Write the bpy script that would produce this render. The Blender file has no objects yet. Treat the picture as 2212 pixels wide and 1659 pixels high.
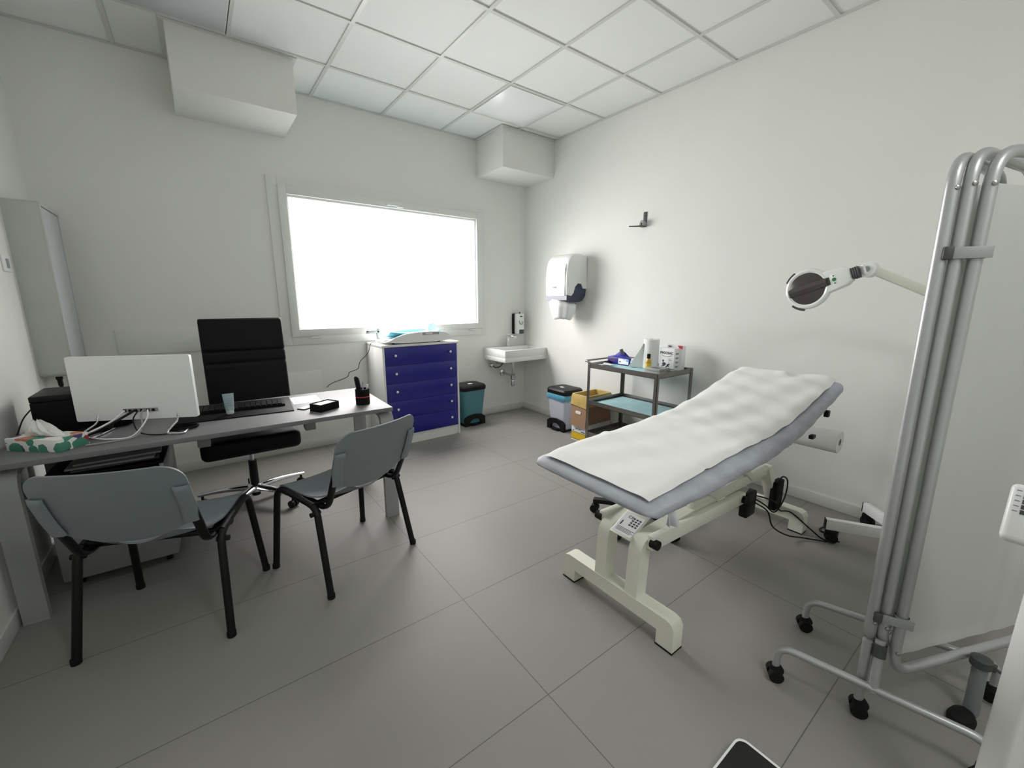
import bpy, bmesh, math, random
from mathutils import Vector, Matrix
from math import sin, cos, pi, radians as RAD

S = bpy.context.scene
C = S.collection
random.seed(7)

# ------------------------------------------------------------------ camera
W_, H_ = 2212, 1659
F_PX, YAW, PITCH, ROLL, CAM_Z = 899.38, 0.64352, -0.20145, 0.0024, 1.373
f = Vector((sin(YAW)*cos(PITCH), cos(YAW)*cos(PITCH), sin(PITCH)))
r0 = Vector((cos(YAW), -sin(YAW), 0)); u0 = r0.cross(f)
r = r0*cos(ROLL) + u0*sin(ROLL); u = -r0*sin(ROLL) + u0*cos(ROLL)
cam = bpy.data.cameras.new('camera'); camo = bpy.data.objects.new('camera', cam); C.objects.link(camo)
M = Matrix((r, u, -f)).transposed().to_4x4(); M.translation = Vector((0, 0, CAM_Z))
camo.matrix_world = M
cam.sensor_width = 36; cam.sensor_fit = 'HORIZONTAL'; cam.lens = F_PX/W_*36
cam.clip_start = 0.02; cam.clip_end = 60
S.camera = camo

# ------------------------------------------------------------------ light and exposure
w = bpy.data.worlds.new('world'); S.world = w; w.use_nodes = True
bg = w.node_tree.nodes['Background']; bg.inputs[0].default_value = (0.78, 0.86, 1, 1); bg.inputs[1].default_value = 1.0
S.view_settings.view_transform = 'Standard'; S.view_settings.look = 'None'
S.view_settings.gamma = 1.0; S.view_settings.use_curve_mapping = False
S.view_settings.exposure = -0.09
WINDOW_GLOW = 2.6          # daylight glow of the frosted pane itself
SKY_W, SKY_SPREAD, SKY_TILT = 59.0, 150, 22
for k in range(10):        # downward sky light coming in through the window, in bands over the pane
    l = bpy.data.lights.new('window_daylight', 'AREA'); l.shape = 'RECTANGLE'; l.size = 1.78; l.size_y = .10
    l.energy = SKY_W/10; l.color = (.995, .962, .955); l.spread = math.radians(SKY_SPREAD)
    lo = bpy.data.objects.new('window_daylight', l); C.objects.link(lo)
    lo.location = (1.64, 4.099+.004, 1.184+.107*k); lo.rotation_euler = (math.radians(-90+SKY_TILT), 0, 0)
REAR_FILL_W = 21.0             # added unseen fill behind the camera, brightens the screen and right foreground
for x in (.9,):
    l = bpy.data.lights.new('rear_fill_light', 'AREA'); l.shape = 'SQUARE'; l.size = .56; l.energy = REAR_FILL_W
    lo = bpy.data.objects.new('rear_fill_light', l); C.objects.link(lo); lo.location = (x, -.98, 3.0)
S.cycles.max_bounces = 10; S.cycles.diffuse_bounces = 7; S.cycles.glossy_bounces = 4
S.cycles.caustics_reflective = False; S.cycles.caustics_refractive = False
S.cycles.sample_clamp_indirect = 6

# ------------------------------------------------------------------ materials
def lin(c):
    c /= 255
    return c/12.92 if c <= .04045 else ((c+.055)/1.055)**2.4
def rgb(r_, g_, b_): return (lin(r_), lin(g_), lin(b_), 1)
MATS = {}
def mat(name, col, rough=.5, metal=0, bump=0, bscale=200, vary=.03, vscale=6, spec=.5, trans=0, alpha=1, emit=0, sheen=0, stretch=None):
    m = bpy.data.materials.new(name); m.use_nodes = True; MATS[name] = m
    nt = m.node_tree; b = nt.nodes['Principled BSDF']
    c = rgb(*col)
    tc = nt.nodes.new('ShaderNodeTexCoord'); src = tc.outputs['Object']
    if stretch:
        mp = nt.nodes.new('ShaderNodeMapping'); mp.inputs['Scale'].default_value = stretch
        nt.links.new(src, mp.inputs[0]); src = mp.outputs[0]
    nz = nt.nodes.new('ShaderNodeTexNoise'); nz.inputs['Scale'].default_value = vscale; nz.inputs['Detail'].default_value = 3
    nt.links.new(src, nz.inputs['Vector'])
    rp = nt.nodes.new('ShaderNodeValToRGB'); e = rp.color_ramp.elements
    e[0].position = .3; e[1].position = .7
    e[0].color = tuple(x*(1-vary) for x in c[:3])+(1,); e[1].color = tuple(min(1, x*(1+vary)) for x in c[:3])+(1,)
    nt.links.new(nz.outputs['Fac'], rp.inputs[0]); nt.links.new(rp.outputs[0], b.inputs['Base Color'])
    b.inputs['Roughness'].default_value = rough; b.inputs['Metallic'].default_value = metal
    b.inputs['Specular IOR Level'].default_value = spec
    b.inputs['Transmission Weight'].default_value = trans; b.inputs['Alpha'].default_value = alpha
    if sheen: b.inputs['Sheen Weight'].default_value = sheen
    if emit:
        b.inputs['Emission Color'].default_value = c; b.inputs['Emission Strength'].default_value = emit
    if bump:
        n2 = nt.nodes.new('ShaderNodeTexNoise'); n2.inputs['Scale'].default_value = bscale; n2.inputs['Detail'].default_value = 4
        bp = nt.nodes.new('ShaderNodeBump'); bp.inputs['Strength'].default_value = bump; bp.inputs['Distance'].default_value = .004
        nt.links.new(src, n2.inputs['Vector']); nt.links.new(n2.outputs['Fac'], bp.inputs['Height']); nt.links.new(bp.outputs[0], b.inputs['Normal'])
    return m

WALL = mat('wall_paint', (228, 229, 225), .75, bump=.12, bscale=260, vary=.012, vscale=2, spec=.25)
CEIL = mat('ceiling_tile', (232, 234, 232), .85, bump=.1, bscale=400, vary=.012, vscale=3, spec=.2)
GRID = mat('grid_bar', (205, 207, 204), .35, vary=.01)
TRIM = mat('white_lacquer', (224, 226, 222), .45, vary=.01)
BASE = mat('baseboard_paint', (212, 213, 209), .5, vary=.015)
GLASS = mat('frosted_pane', (253, 250, 246), .4, vary=.006, vscale=1.5, emit=WINDOW_GLOW)
GREYTOP = mat('grey_laminate', (117, 118, 119), .5, vary=.03, vscale=60, spec=.3)
GREYLEG = mat('grey_steel_paint', (150, 152, 150), .4, vary=.02)
GREYCAB = mat('grey_cabinet', (140, 142, 140), .5, vary=.02)
BLACK = mat('black_plastic', (9, 9, 10), .45, vary=.1, spec=.3)
BLACKM = mat('black_matt', (7, 7, 8), .7, vary=.1, spec=.2)
RUBBER = mat('black_rubber', (14, 14, 14), .75, vary=.1, spec=.3)
LEATHER = mat('black_leather', (6, 6, 8), .55, bump=.25, bscale=300, vary=.08, spec=.22)
CHROME = mat('chrome', (215, 217, 220), .12, 1, vary=.01)
STEEL = mat('brushed_steel', (150, 147, 142), .32, 1, vary=.08, vscale=30, stretch=(1, 1, 8))
ALU = mat('silver_tube', (182, 184, 184), .38, .55, vary=.03, vscale=40)
ALUB = mat('silver_clip', (160, 163, 162), .45, .2, vary=.03)
WHITE = mat('white_plastic', (232, 234, 233), .35, vary=.01)
WHITEG = mat('white_gloss', (226, 230, 227), .18, vary=.01)
CREAM = mat('cream_enamel', (226, 228, 214), .42, vary=.015)
CERAM = mat('white_ceramic', (222, 224, 222), .12, vary=.01)
CHAIRP = mat('grey_chair_plastic', (116, 124, 129), .5, bump=.08, bscale=500, vary=.02)
BLUE = mat('blue_front', (30, 30, 128), .3, vary=.03)
CARC = mat('white_board', (225, 226, 223), .45, vary=.012)
TEAL = mat('teal_plastic', (74, 128, 138), .5, vary=.03)
BINGREY = mat('pale_grey_plastic', (182, 186, 196), .45, vary=.03)
BAGBLUE = mat('blue_bag', (92, 160, 190), .3, bump=.5, bscale=30, vary=.12, vscale=20)
CARD = mat('cardboard', (150, 118, 92), .8, bump=.1, bscale=80, vary=.06, vscale=10)
CARDIN = mat('cardboard_inside', (150, 118, 66), .8, vary=.1, vscale=12)
GOLDBAG = mat('yellow_bag', (190, 165, 100), .28, bump=.8, bscale=22, vary=.12, vscale=16)
YELLOW = mat('yellow_print', (222, 186, 32), .5, vary=.03)
PAPER = mat('white_paper', (230, 231, 229), .85, bump=.08, bscale=60, vary=.01, spec=.2)
TOWEL = mat('crumpled_paper', (232, 233, 234), .8, bump=.4, bscale=25, vary=.03, spec=.2)
COVER = mat('grey_couch_cover', (172, 177, 186), .55, bump=.9, bscale=14, vary=.11, vscale=12, spec=.4, stretch=(1, .6, 2))
TRAYSHEET = mat('pale_blue_sheet', (168, 208, 214), .7, bump=.5, bscale=20, vary=.06, vscale=10)
DARKTRAY = mat('dark_tray', (58, 60, 60), .5, vary=.08)
SMOKE = mat('smoky_blue_plastic', (66, 74, 96), .12, trans=.25, vary=.05)
LENSCOV = mat('brown_grey_lens_cover', (70, 64, 62), .25, vary=.05)
DGREY = mat('dark_grey_plastic', (70, 73, 74), .5, vary=.05)
MGREY = mat('mid_grey_plastic', (150, 152, 152), .5, vary=.03)
def curtain_mat():
    m = bpy.data.materials.new('screen_fabric'); m.use_nodes = True; nt = m.node_tree; b = nt.nodes['Principled BSDF']; o = nt.nodes['Material Output']
    tc = nt.nodes.new('ShaderNodeTexCoord'); nz = nt.nodes.new('ShaderNodeTexNoise'); nz.inputs['Scale'].default_value = 90
    bp = nt.nodes.new('ShaderNodeBump'); bp.inputs['Strength'].default_value = .1; bp.inputs['Distance'].default_value = .003
    nt.links.new(tc.outputs['Object'], nz.inputs['Vector']); nt.links.new(nz.outputs['Fac'], bp.inputs['Height']); nt.links.new(bp.outputs[0], b.inputs['Normal'])
    b.inputs['Base Color'].default_value = rgb(228, 230, 227); b.inputs['Roughness'].default_value = .85; b.inputs['Specular IOR Level'].default_value = .2
    tr = nt.nodes.new('ShaderNodeBsdfTranslucent'); tr.inputs['Color'].default_value = rgb(230, 232, 228)
    mx = nt.nodes.new('ShaderNodeMixShader'); mx.inputs[0].default_value = .45
    nt.links.new(b.outputs[0], mx.inputs[1]); nt.links.new(tr.outputs[0], mx.inputs[2]); nt.links.new(mx.outputs[0], o.inputs['Surface'])
    return m
CURT = curtain_mat()
BOXBLUE = mat('deep_blue_card', (28, 36, 130), .45, vary=.05)
NITRILE = mat('blue_nitrile', (30, 30, 140), .5, bump=.6, bscale=40, vary=.1)
SCALEBLUE = mat('sky_blue_tray', (120, 205, 225), .4, vary=.03)
SCALEDISC = mat('pale_blue_clear', (214, 226, 238), .4, vary=.02)
AMBER = mat('amber_liquid', (214, 168, 30), .12, trans=.3, vary=.05)
PACKGREY = mat('grey_carton', (150, 152, 148), .5, vary=.05, vscale=20)
RED = mat('red_print', (190, 40, 50), .45)
INK = mat('dark_ink', (52, 54, 66), .6)
INKP = mat('violet_grey_ink', (128, 126, 150), .6)
LBL = mat('white_label', (238, 239, 240), .5, vary=.01)
SKYBL = mat('light_blue_print', (120, 170, 215), .5)
GREEN = mat('green_button', (30, 120, 60), .4)
CLEAR = mat('clear_tube_plastic', (176, 200, 210), .25, trans=.25, vary=.06, vscale=25)
LIGHTP = mat('pale_light_panel', (198, 202, 206), .25, vary=.01)
DIFF = mat('opal_diffuser', (240, 243, 243), .22, vary=.005)
SCREENB = mat('dark_screen', (10, 11, 13), .15)
POSTG = mat('clear_grey_post', (128, 134, 134), .35, trans=.1, vary=.03)
BOLT = mat('zinc_bolt', (170, 170, 168), .3, 1)

CPAPER = mat('creased_couch_paper', (230, 231, 229), .85, bump=.55, bscale=7, vary=.012, spec=.2, stretch=(1.6, .55, 1))
def tissue_mat():
    m = bpy.data.materials.new('leaf_pattern_card'); m.use_nodes = True; nt = m.node_tree; b = nt.nodes['Principled BSDF']
    tc = nt.nodes.new('ShaderNodeTexCoord'); mp = nt.nodes.new('ShaderNodeMapping'); mp.inputs['Scale'].default_value = (1, 1, 1.2)
    v1 = nt.nodes.new('ShaderNodeTexVoronoi'); v1.inputs['Scale'].default_value = 15
    rp = nt.nodes.new('ShaderNodeValToRGB'); rp.color_ramp.interpolation = 'CONSTANT'; e = rp.color_ramp.elements
    e[0].position = 0; e[0].color = rgb(74, 142, 120); e[1].position = .3; e[1].color = rgb(86, 70, 120)
    for p_, c_ in ((.48, (196, 120, 86)), (.66, (160, 44, 56)), (.82, (236, 236, 232))):
        x = e.new(p_); x.color = rgb(*c_)
    sp = nt.nodes.new('ShaderNodeSeparateColor')
    lt = nt.nodes.new('ShaderNodeMath'); lt.operation = 'LESS_THAN'; lt.inputs[1].default_value = .54
    mx = nt.nodes.new('ShaderNodeMixRGB'); mx.inputs[1].default_value = rgb(236, 236, 232)
    ns = nt.nodes.new('ShaderNodeTexNoise'); ns.inputs['Scale'].default_value = 22; ad = nt.nodes.new('ShaderNodeMixRGB'); ad.blend_type = 'ADD'; ad.inputs[0].default_value = .035
    nt.links.new(tc.outputs['Object'], mp.inputs[0]); nt.links.new(mp.outputs[0], ns.inputs['Vector']); nt.links.new(mp.outputs[0], ad.inputs[1]); nt.links.new(ns.outputs['Color'], ad.inputs[2]); nt.links.new(ad.outputs[0], v1.inputs['Vector'])
    nt.links.new(v1.outputs['Color'], sp.inputs[0]); nt.links.new(sp.outputs[0], rp.inputs[0])
    nt.links.new(v1.outputs['Distance'], lt.inputs[0]); nt.links.new(lt.outputs[0], mx.inputs[0]); nt.links.new(rp.outputs[0], mx.inputs[2])
    nt.links.new(mx.outputs[0], b.inputs['Base Color']); b.inputs['Roughness'].default_value = .5
    return m
LEAF = tissue_mat()

def floor_mat():
    m = bpy.data.materials.new('grey_floor_tiles'); m.use_nodes = True; nt = m.node_tree; b = nt.nodes['Principled BSDF']
    tc = nt.nodes.new('ShaderNodeTexCoord'); mp = nt.nodes.new('ShaderNodeMapping'); mp.inputs['Location'].default_value = (-.84, -.902, 0)
    br = nt.nodes.new('ShaderNodeTexBrick'); br.offset = 0; br.squash = 1
    br.inputs['Scale'].default_value = 1; br.inputs['Brick Width'].default_value = 1.2; br.inputs['Row Height'].default_value = .594
    br.inputs['Mortar Size'].default_value = .0019; br.inputs['Mortar Smooth'].default_value = .2
    br.inputs['Color1'].default_value = rgb(143, 141, 137); br.inputs['Color2'].default_value = rgb(141, 139, 135); br.inputs['Mortar'].default_value = rgb(100, 99, 95)
    b2 = nt.nodes.new('ShaderNodeTexBrick'); b2.offset = 0; b2.squash = 1; sx = nt.nodes.new('ShaderNodeSeparateXYZ'); gt = nt.nodes.new('ShaderNodeMath'); gt.operation = 'GREATER_THAN'; gt.inputs[1].default_value = -.7
    for k_ in ('Scale', 'Row Height', 'Mortar Size', 'Mortar Smooth', 'Color1', 'Color2', 'Mortar'): b2.inputs[k_].default_value = br.inputs[k_].default_value
    b2.inputs['Brick Width'].default_value = 60; m0 = nt.nodes.new('ShaderNodeMapping'); m0.inputs['Location'].default_value = (-9.5, -.902, 0)
    mb_ = nt.nodes.new('ShaderNodeMixRGB')
    nt.links.new(tc.outputs['Object'], m0.inputs[0]); nt.links.new(m0.outputs[0], b2.inputs['Vector']); nt.links.new(mp.outputs[0], sx.inputs[0]); nt.links.new(sx.outputs[0], gt.inputs[0])
    nt.links.new(gt.outputs[0], mb_.inputs[0]); nt.links.new(b2.outputs['Color'], mb_.inputs[1]); nt.links.new(br.outputs['Color'], mb_.inputs[2])
    nz = nt.nodes.new('ShaderNodeTexNoise'); nz.inputs['Scale'].default_value = 1.7; nz.inputs['Detail'].default_value = 5
    mx = nt.nodes.new('ShaderNodeMixRGB'); mx.blend_type = 'MULTIPLY'; mx.inputs[0].default_value = 1
    rp = nt.nodes.new('ShaderNodeValToRGB'); rp.color_ramp.elements[0].position = .3; rp.color_ramp.elements[1].position = .7
    rp.color_ramp.elements[0].color = (.93, .93, .93, 1); rp.color_ramp.elements[1].color = (1, 1, 1, 1)
    nt.links.new(tc.outputs['Object'], mp.inputs[0]); nt.links.new(mp.outputs[0], br.inputs['Vector'])
    nt.links.new(tc.outputs['Object'], nz.inputs['Vector']); nt.links.new(nz.outputs['Fac'], rp.inputs[0])
    nt.links.new(mb_.outputs['Color'], mx.inputs[1]); nt.links.new(rp.outputs[0], mx.inputs[2])
    nt.links.new(mx.outputs[0], b.inputs['Base Color']); b.inputs['Roughness'].default_value = .52
    b.inputs['Specular IOR Level'].default_value = .3
    return m
FLOOR = floor_mat()

# ------------------------------------------------------------------ mesh helpers
def V(*a): return Vector(a)
def catmull(pts, n=6, closed=False):
    pts = [Vector(p) for p in pts]; out = []; L = len(pts)
    for i in range(L if closed else L-1):
        p0 = pts[(i-1) % L] if (closed or i > 0) else pts[0]*2-pts[1]
        p1 = pts[i]; p2 = pts[(i+1) % L]
        p3 = pts[(i+2) % L] if (closed or i+2 < L) else pts[-1]*2-pts[-2]
        for k in range(n):
            t = k/n
            out.append(.5*((2*p1)+(p2-p0)*t+(2*p0-5*p1+4*p2-p3)*t*t+(-p0+3*p1-3*p2+p3)*t**3))
    if not closed: out.append(pts[-1])
    return out
def fillet(pts, rad, n=6):
    pts = [Vector(p) for p in pts]; out = [pts[0]]
    for i in range(1, len(pts)-1):
        a, b, c = pts[i-1], pts[i], pts[i+1]
        ra = rad[i-1] if isinstance(rad, (list, tuple)) else rad
        d1 = min(ra, (a-b).length*.49); d2 = min(ra, (c-b).length*.49)
        p, q = b+(a-b).normalized()*d1, b+(c-b).normalized()*d2
        for k in range(n+1):
            t = k/n; out.append(p*(1-t)**2+b*2*t*(1-t)+q*t*t)
    out.append(pts[-1]); return out
def rrect(w_, h_, rad, n=5, cx=0, cy=0):
    out = []
    for (sx, sy, a0) in ((1, 1, 0), (-1, 1, 90), (-1, -1, 180), (1, -1, 270)):
        for k in range(n+1):
            a = RAD(a0+90*k/n); out.append((cx+sx*(w_/2-rad)+rad*cos(a), cy+sy*(h_/2-rad)+rad*sin(a)))
    return out

class MB:
    def __init__(s): s.bm = bmesh.new()
    def _xf(s, vs, mtx):
        if mtx is not None: bmesh.ops.transform(s.bm, matrix=mtx, verts=vs)
    def box(s, x0, x1, y0, y1, z0, z1, bev=0, seg=2, mtx=None):
        vs = bmesh.ops.create_cube(s.bm, size=1)['verts']
        for v in vs: v.co = Vector((x0+(v.co.x+.5)*(x1-x0), y0+(v.co.y+.5)*(y1-y0), z0+(v.co.z+.5)*(z1-z0)))
        if bev:
            es = list({e for v in vs for e in v.link_edges})
            rr = bmesh.ops.bevel(s.bm, geom=es, offset=bev, segments=seg, profile=.5, affect='EDGES')
            vs = list({v for f_ in rr['faces'] for v in f_.verts} | {v for v in vs if v.is_valid})
        s._xf(vs, mtx); return s
    def bar(s, p, q, w_, h_, bev=0, up=(0, 0, 1)):          # rectangular bar between two points
        p, q = Vector(p), Vector(q); d = q-p; L = d.length; y = d.normalized(); x = y.cross(Vector(up))
        if x.length < 1e-4: x = y.cross(Vector((1, 0, 0)))
        x.normalize(); z = x.cross(y)
        m = Matrix((x, y, z)).transposed().to_4x4(); m.translation = p
        return s.box(-w_/2, w_/2, 0, L, -h_/2, h_/2, bev, 2, m)
    def tube(s, pts, rad, seg=10, closed=False, cap=True, up=None):
        pts = [Vector(p) for p in pts]; n = len(pts); rings = []
        nrm = None
        for i in range(n):
            if closed: t = pts[(i+1) % n]-pts[i-1]
            else: t = pts[min(i+1, n-1)]-pts[max(i-1, 0)]
            if t.length < 1e-9: t = Vector((0, 0, 1))
            t.normalize()
            if up is not None: nn = Vector(up)-t*t.dot(Vector(up))
            elif nrm is None:
                a = Vector((0, 0, 1)) if abs(t.z) < .9 else Vector((1, 0, 0)); nn = a-t*t.dot(a)
            else: nn = nrm-t*t.dot(nrm)
            if nn.length < 1e-6: nn = Vector((1, 0, 0))-t*t.x
            nn.normalize(); nrm = nn; b = t.cross(nn)
            rr = rad[i] if isinstance(rad, list) else rad
            ra, rb = rr if isinstance(rr, tuple) else (rr, rr)
            rings.append([s.bm.verts.new(pts[i]+nn*(ra*cos(2*pi*k/seg))+b*(rb*sin(2*pi*k/seg))) for k in range(seg)])
        for i in range(n if closed else n-1):
            A, B = rings[i], rings[(i+1) % n]
            for k in range(seg): s.bm.faces.new((A[k], A[(k+1) % seg], B[(k+1) % seg], B[k]))
        if cap and not closed:
            s.bm.faces.new(rings[0][::-1]); s.bm.faces.new(rings[-1])
        return s
    def cyl(s, p, q, r1, r2=None, seg=20): return s.tube([p, q], [r1, r1 if r2 is None else r2], seg)
    def lathe(s, prof, c=(0, 0, 0), seg=24, axis=None, cap=True):
        c = Vector(c); m = Matrix.Identity(3)
        if axis is not None: m = Vector((0, 0, 1)).rotation_difference(Vector(axis)).to_matrix()
        rings = [[s.bm.verts.new(c+m@Vector((max(r_, 1e-4)*cos(2*pi*k/seg), max(r_, 1e-4)*sin(2*pi*k/seg), z_))) for k in range(seg)] for r_, z_ in prof]
        for A, B in zip(rings, rings[1:]):
            for k in range(seg): s.bm.faces.new((A[k], A[(k+1) % seg], B[(k+1) % seg], B[k]))
        if cap: s.bm.faces.new(rings[0][::-1]); s.bm.faces.new(rings[-1])
        return s
    def loft(s, rings, cap=True, closed_ring=True):
        R = [[s.bm.verts.new(Vector(p)) for p in ring] for ring in rings]; k0 = len(R[0])
        for A, B in zip(R, R[1:]):
            for k in range(k0 if closed_ring else k0-1): s.bm.faces.new((A[k], A[(k+1) % k0], B[(k+1) % k0], B[k]))
        if cap and closed_ring: s.bm.faces.new(R[0][::-1]); s.bm.faces.new(R[-1])
        return s
    def prism(s, poly, a0, a1, axis='z'):
        def mk(x, y, a): return {'z': (x, y, a), 'y': (x, a, y), 'x': (a, x, y)}[axis]
        return s.loft([[mk(x, y, a0) for x, y in poly], [mk(x, y, a1) for x, y in poly]])
    def sheet(s, fn, nu, nv, th=0.002):                      # thin surface with real thickness
        top = [[fn(i/nu, j/nv) for j in range(nv+1)] for i in range(nu+1)]
        top = [[Vector(p) for p in row] for row in top]
        def nrm(i, j):
            a = top[min(i+1, nu)][j]-top[max(i-1, 0)][j]; b = top[i][min(j+1, nv)]-top[i][max(j-1, 0)]
            n = a.cross(b); return n.normalized() if n.length > 1e-9 else Vector((0, 0, 1))
        T = [[s.bm.verts.new(top[i][j]) for j in range(nv+1)] for i in range(nu+1)]
        B = [[s.bm.verts.new(top[i][j]-nrm(i, j)*th) for j in range(nv+1)] for i in range(nu+1)]
        for i in range(nu):
            for j in range(nv):
                s.bm.faces.new((T[i][j], T[i+1][j], T[i+1][j+1], T[i][j+1])); s.bm.faces.new((B[i][j], B[i][j+1], B[i+1][j+1], B[i+1][j]))
        for i in range(nu):
            s.bm.faces.new((T[i][0], B[i][0], B[i+1][0], T[i+1][0])); s.bm.faces.new((T[i][nv], T[i+1][nv], B[i+1][nv], B[i][nv]))
        for j in range(nv):
            s.bm.faces.new((T[0][j], T[0][j+1], B[0][j+1], B[0][j])); s.bm.faces.new((T[nu][j], B[nu][j], B[nu][j+1], T[nu][j+1]))
        return s
    def ball(s, c, rx, ry=None, rz=None, seg=14):
        ry = ry or rx; rz = rz or rx
        vs = bmesh.ops.create_uvsphere(s.bm, u_segments=seg, v_segments=max(6, seg//2+1), radius=1)['verts']
        for v in vs: v.co = Vector((c[0]+v.co.x*rx, c[1]+v.co.y*ry, c[2]+v.co.z*rz))
        return s
    def xf(s, mtx): bmesh.ops.transform(s.bm, matrix=mtx, verts=s.bm.verts[:]); return s
    def build(s, name, m, parent=None, sharp=32, label=None):
        bmesh.ops.recalc_face_normals(s.bm, faces=s.bm.faces[:])
        me = bpy.data.meshes.new(name); s.bm.to_mesh(me); s.bm.free()
        for p in me.polygons: p.use_smooth = True
        me.set_sharp_from_angle(angle=RAD(sharp))
        me.materials.append(m)
        o = bpy.data.objects.new(name, me); C.objects.link(o)
        if parent is not None: o.parent = parent
        if label: o['label'] = label
        return o

def thing(name, label, cat, loc=(0, 0, 0), rz=0, group=None):
    o = bpy.data.objects.new(name, None); C.objects.link(o); o.empty_display_size = .05
    o.location = loc; o.rotation_euler = (0, 0, rz); o['label'] = label; o['category'] = cat
    if group: o['group'] = group
    return o
def tag(o, label, cat, group=None):
    o['label'] = label; o['category'] = cat
    if group: o['group'] = group
    return o
def struct(o): o['kind'] = 'structure'; return o
def text(name, body, size, m, mtx, parent=None, ext=.0004, align='LEFT', sx=1, font_off=0):
    c = bpy.data.curves.new(name, 'FONT'); c.body = body; c.size = size; c.extrude = ext; c.align_x = align; c.offset = font_off
    tmp = bpy.data.objects.new(name, c)
    C.objects.link(tmp); bpy.context.view_layer.update()
    me = bpy.data.meshes.new_from_object(tmp.evaluated_get(bpy.context.evaluated_depsgraph_get())); bpy.data.objects.remove(tmp)
    me.name = name; me.materials.clear(); me.materials.append(m)
    o = bpy.data.objects.new(name, me); C.objects.link(o)
    if parent is not None: o.parent = parent
    o.matrix_local = mtx @ Matrix.Diagonal((sx, 1, 1, 1)); return o
def frame3(o, x, y):          # matrix with origin o, local x and y directions
    x = Vector(x).normalized(); y = Vector(y); y = (y-x*x.dot(y)).normalized(); z = x.cross(y)
    m = Matrix((x, y, z)).transposed().to_4x4(); m.translation = Vector(o); return m

# ------------------------------------------------------------------ room shell
XL, XR, YF, YB, H = -.767, 3.261, -1.35, 4.099, 3.011
struct(MB().box(XL-.1, XR+.1, YF-.1, YB+.3, -.1, 0).build('floor', FLOOR))
# back wall with the window opening
WX0, WX1, WZ0, WZ1 = .648, 2.632, 1.045, 2.282
mb = MB()
mb.box(XL-.1, WX0, YB, YB+.25, 0, H+.1).box(WX1, XR+.1, YB, YB+.25, 0, H+.1).box(WX0, WX1, YB, YB+.25, 0, WZ0).box(WX0, WX1, YB, YB+.25, WZ1, H+.1)
struct(mb.build('wall_back', WALL))
struct(MB().box(XR, XR+.1, YF-.1, YB, 0, H+.1).build('wall_right', WALL))
struct(MB().box(XL-.1, XL, YF-.1, YB, 0, H+.1).build('wall_left', WALL))
struct(MB().box(XL, XR, YF-.1, YF, 0, H+.1).build('wall_front', WALL))
# suspended ceiling: lay-in tiles in a grid
gx = [1.570+.6*k for k in range(-4, 4)]; gy = [2.320+.6*k for k in range(-7, 3)]
xs = [XL]+[x for x in gx if XL+.03 < x < XR-.03]+[XR]; ys = [YF]+[y for y in gy if YF+.03 < y < YB-.03]+[YB]
mb = MB(); bw = .012
for i in range(len(xs)-1):
    for j in range(len(ys)-1):
        mb.box(xs[i]+.006, xs[i+1]-.006, ys[j]+.006, ys[j+1]-.006, H+.008, H+.022)
ceil = struct(mb.build('ceiling', CEIL))
mb = MB()
for x in xs[1:-1]: mb.box(x-bw, x+bw, YF, YB, H, H+.007)
for y in ys[1:-1]: mb.box(XL, XR, y-bw, y+bw, H+.0006, H+.0076)
mb.box(XL, XL+.022, YF, YB, H-.001, H+.007).box(XR-.022, XR, YF, YB, H-.001, H+.007).box(XL, XR, YB-.022, YB, H-.001, H+.007)
mb.build('grid', GRID, ceil)
MB().box(XL-.1, XR+.1, YF-.1, YB+.2, H+.03, H+.1).build('slab', CEIL, ceil)
# soffits boxed out under the ceiling
sof1 = struct(MB().box(.05, .748, 3.56, YB, 2.655, H+.006, .004).build('trim_1', WALL))
MB().box(.026, .772, 3.537, 3.56, H-.004, H+.002).box(.026, .05, 3.56, YB, H-.004, H+.002).box(.748, .772, 3.56, YB, H-.004, H+.002).build('edge_bar', GRID, sof1)
sof2 = struct(MB().box(2.585, XR, 3.605, YB, 2.648, H+.006, .004).build('trim_2', WALL))
MB().box(2.562, XR, 3.582, 3.605, H-.004, H+.002).box(2.562, 2.585, 3.605, YB, H-.004, H+.002).build('edge_bar', GRID, sof2)
# baseboards
struct(MB().box(XL, XR, YB-.012, YB, 0, .075, .002).build('baseboard_back', BASE))
struct(MB().box(XR-.012, XR, YF, YB-.012, 0, .075, .002).build('baseboard_right', BASE))
struct(MB().box(XL, XL+.012, YF, YB-.012, 0, .075, .002).build('baseboard_left', BASE))
struct(MB().box(XL+.012, XR-.012, YF, YF+.012, 0, .075, .002).build('baseboard_front', BASE))
# flush white wall panels behind the desk
struct(MB().box(-.48, .30, YB-.012, YB, .965, 1.152, .003).build('trim_3', TRIM))
struct(MB().box(-.30, .862, YB-.010, YB, .38, .724, .003).build('trim_4', TRIM))

def frame_ring(mb, x0, x1, z0, z1, wd, y0, y1, bev=.003):
    mb.box(x0, x0+wd, y0, y1, z0, z1, bev).box(x1-wd, x1, y0, y1, z0, z1, bev)
    mb.box(x0+wd, x1-wd, y0, y1, z1-wd, z1, bev).box(x0+wd, x1-wd, y0, y1, z0, z0+wd, bev); return mb
win = struct(frame_ring(MB(), .575, 2.697, .968, 2.352, .078, YB-.014, YB+.03).build('window_1', TRIM))
frame_ring(MB(), .652, 2.628, 1.042, 2.285, .064, YB-.034, YB+.05, .004).build('window_sash', TRIM, win)
frame_ring(MB(), .712, 2.568, 1.104, 2.220, .016, YB-.004, YB+.045, .002).build('glazing_bead', WHITE, win)
MB().box(.728, 2.552, YB+.03, YB+.04, 1.12, 2.204).build('pane', GLASS, win)
mb = MB().box(1.56, 1.70, YB-.044, YB-.034, 2.236, 2.27, .003).box(1.57, 1.69, YB-.056, YB-.044, 2.238, 2.248, .003)
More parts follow.
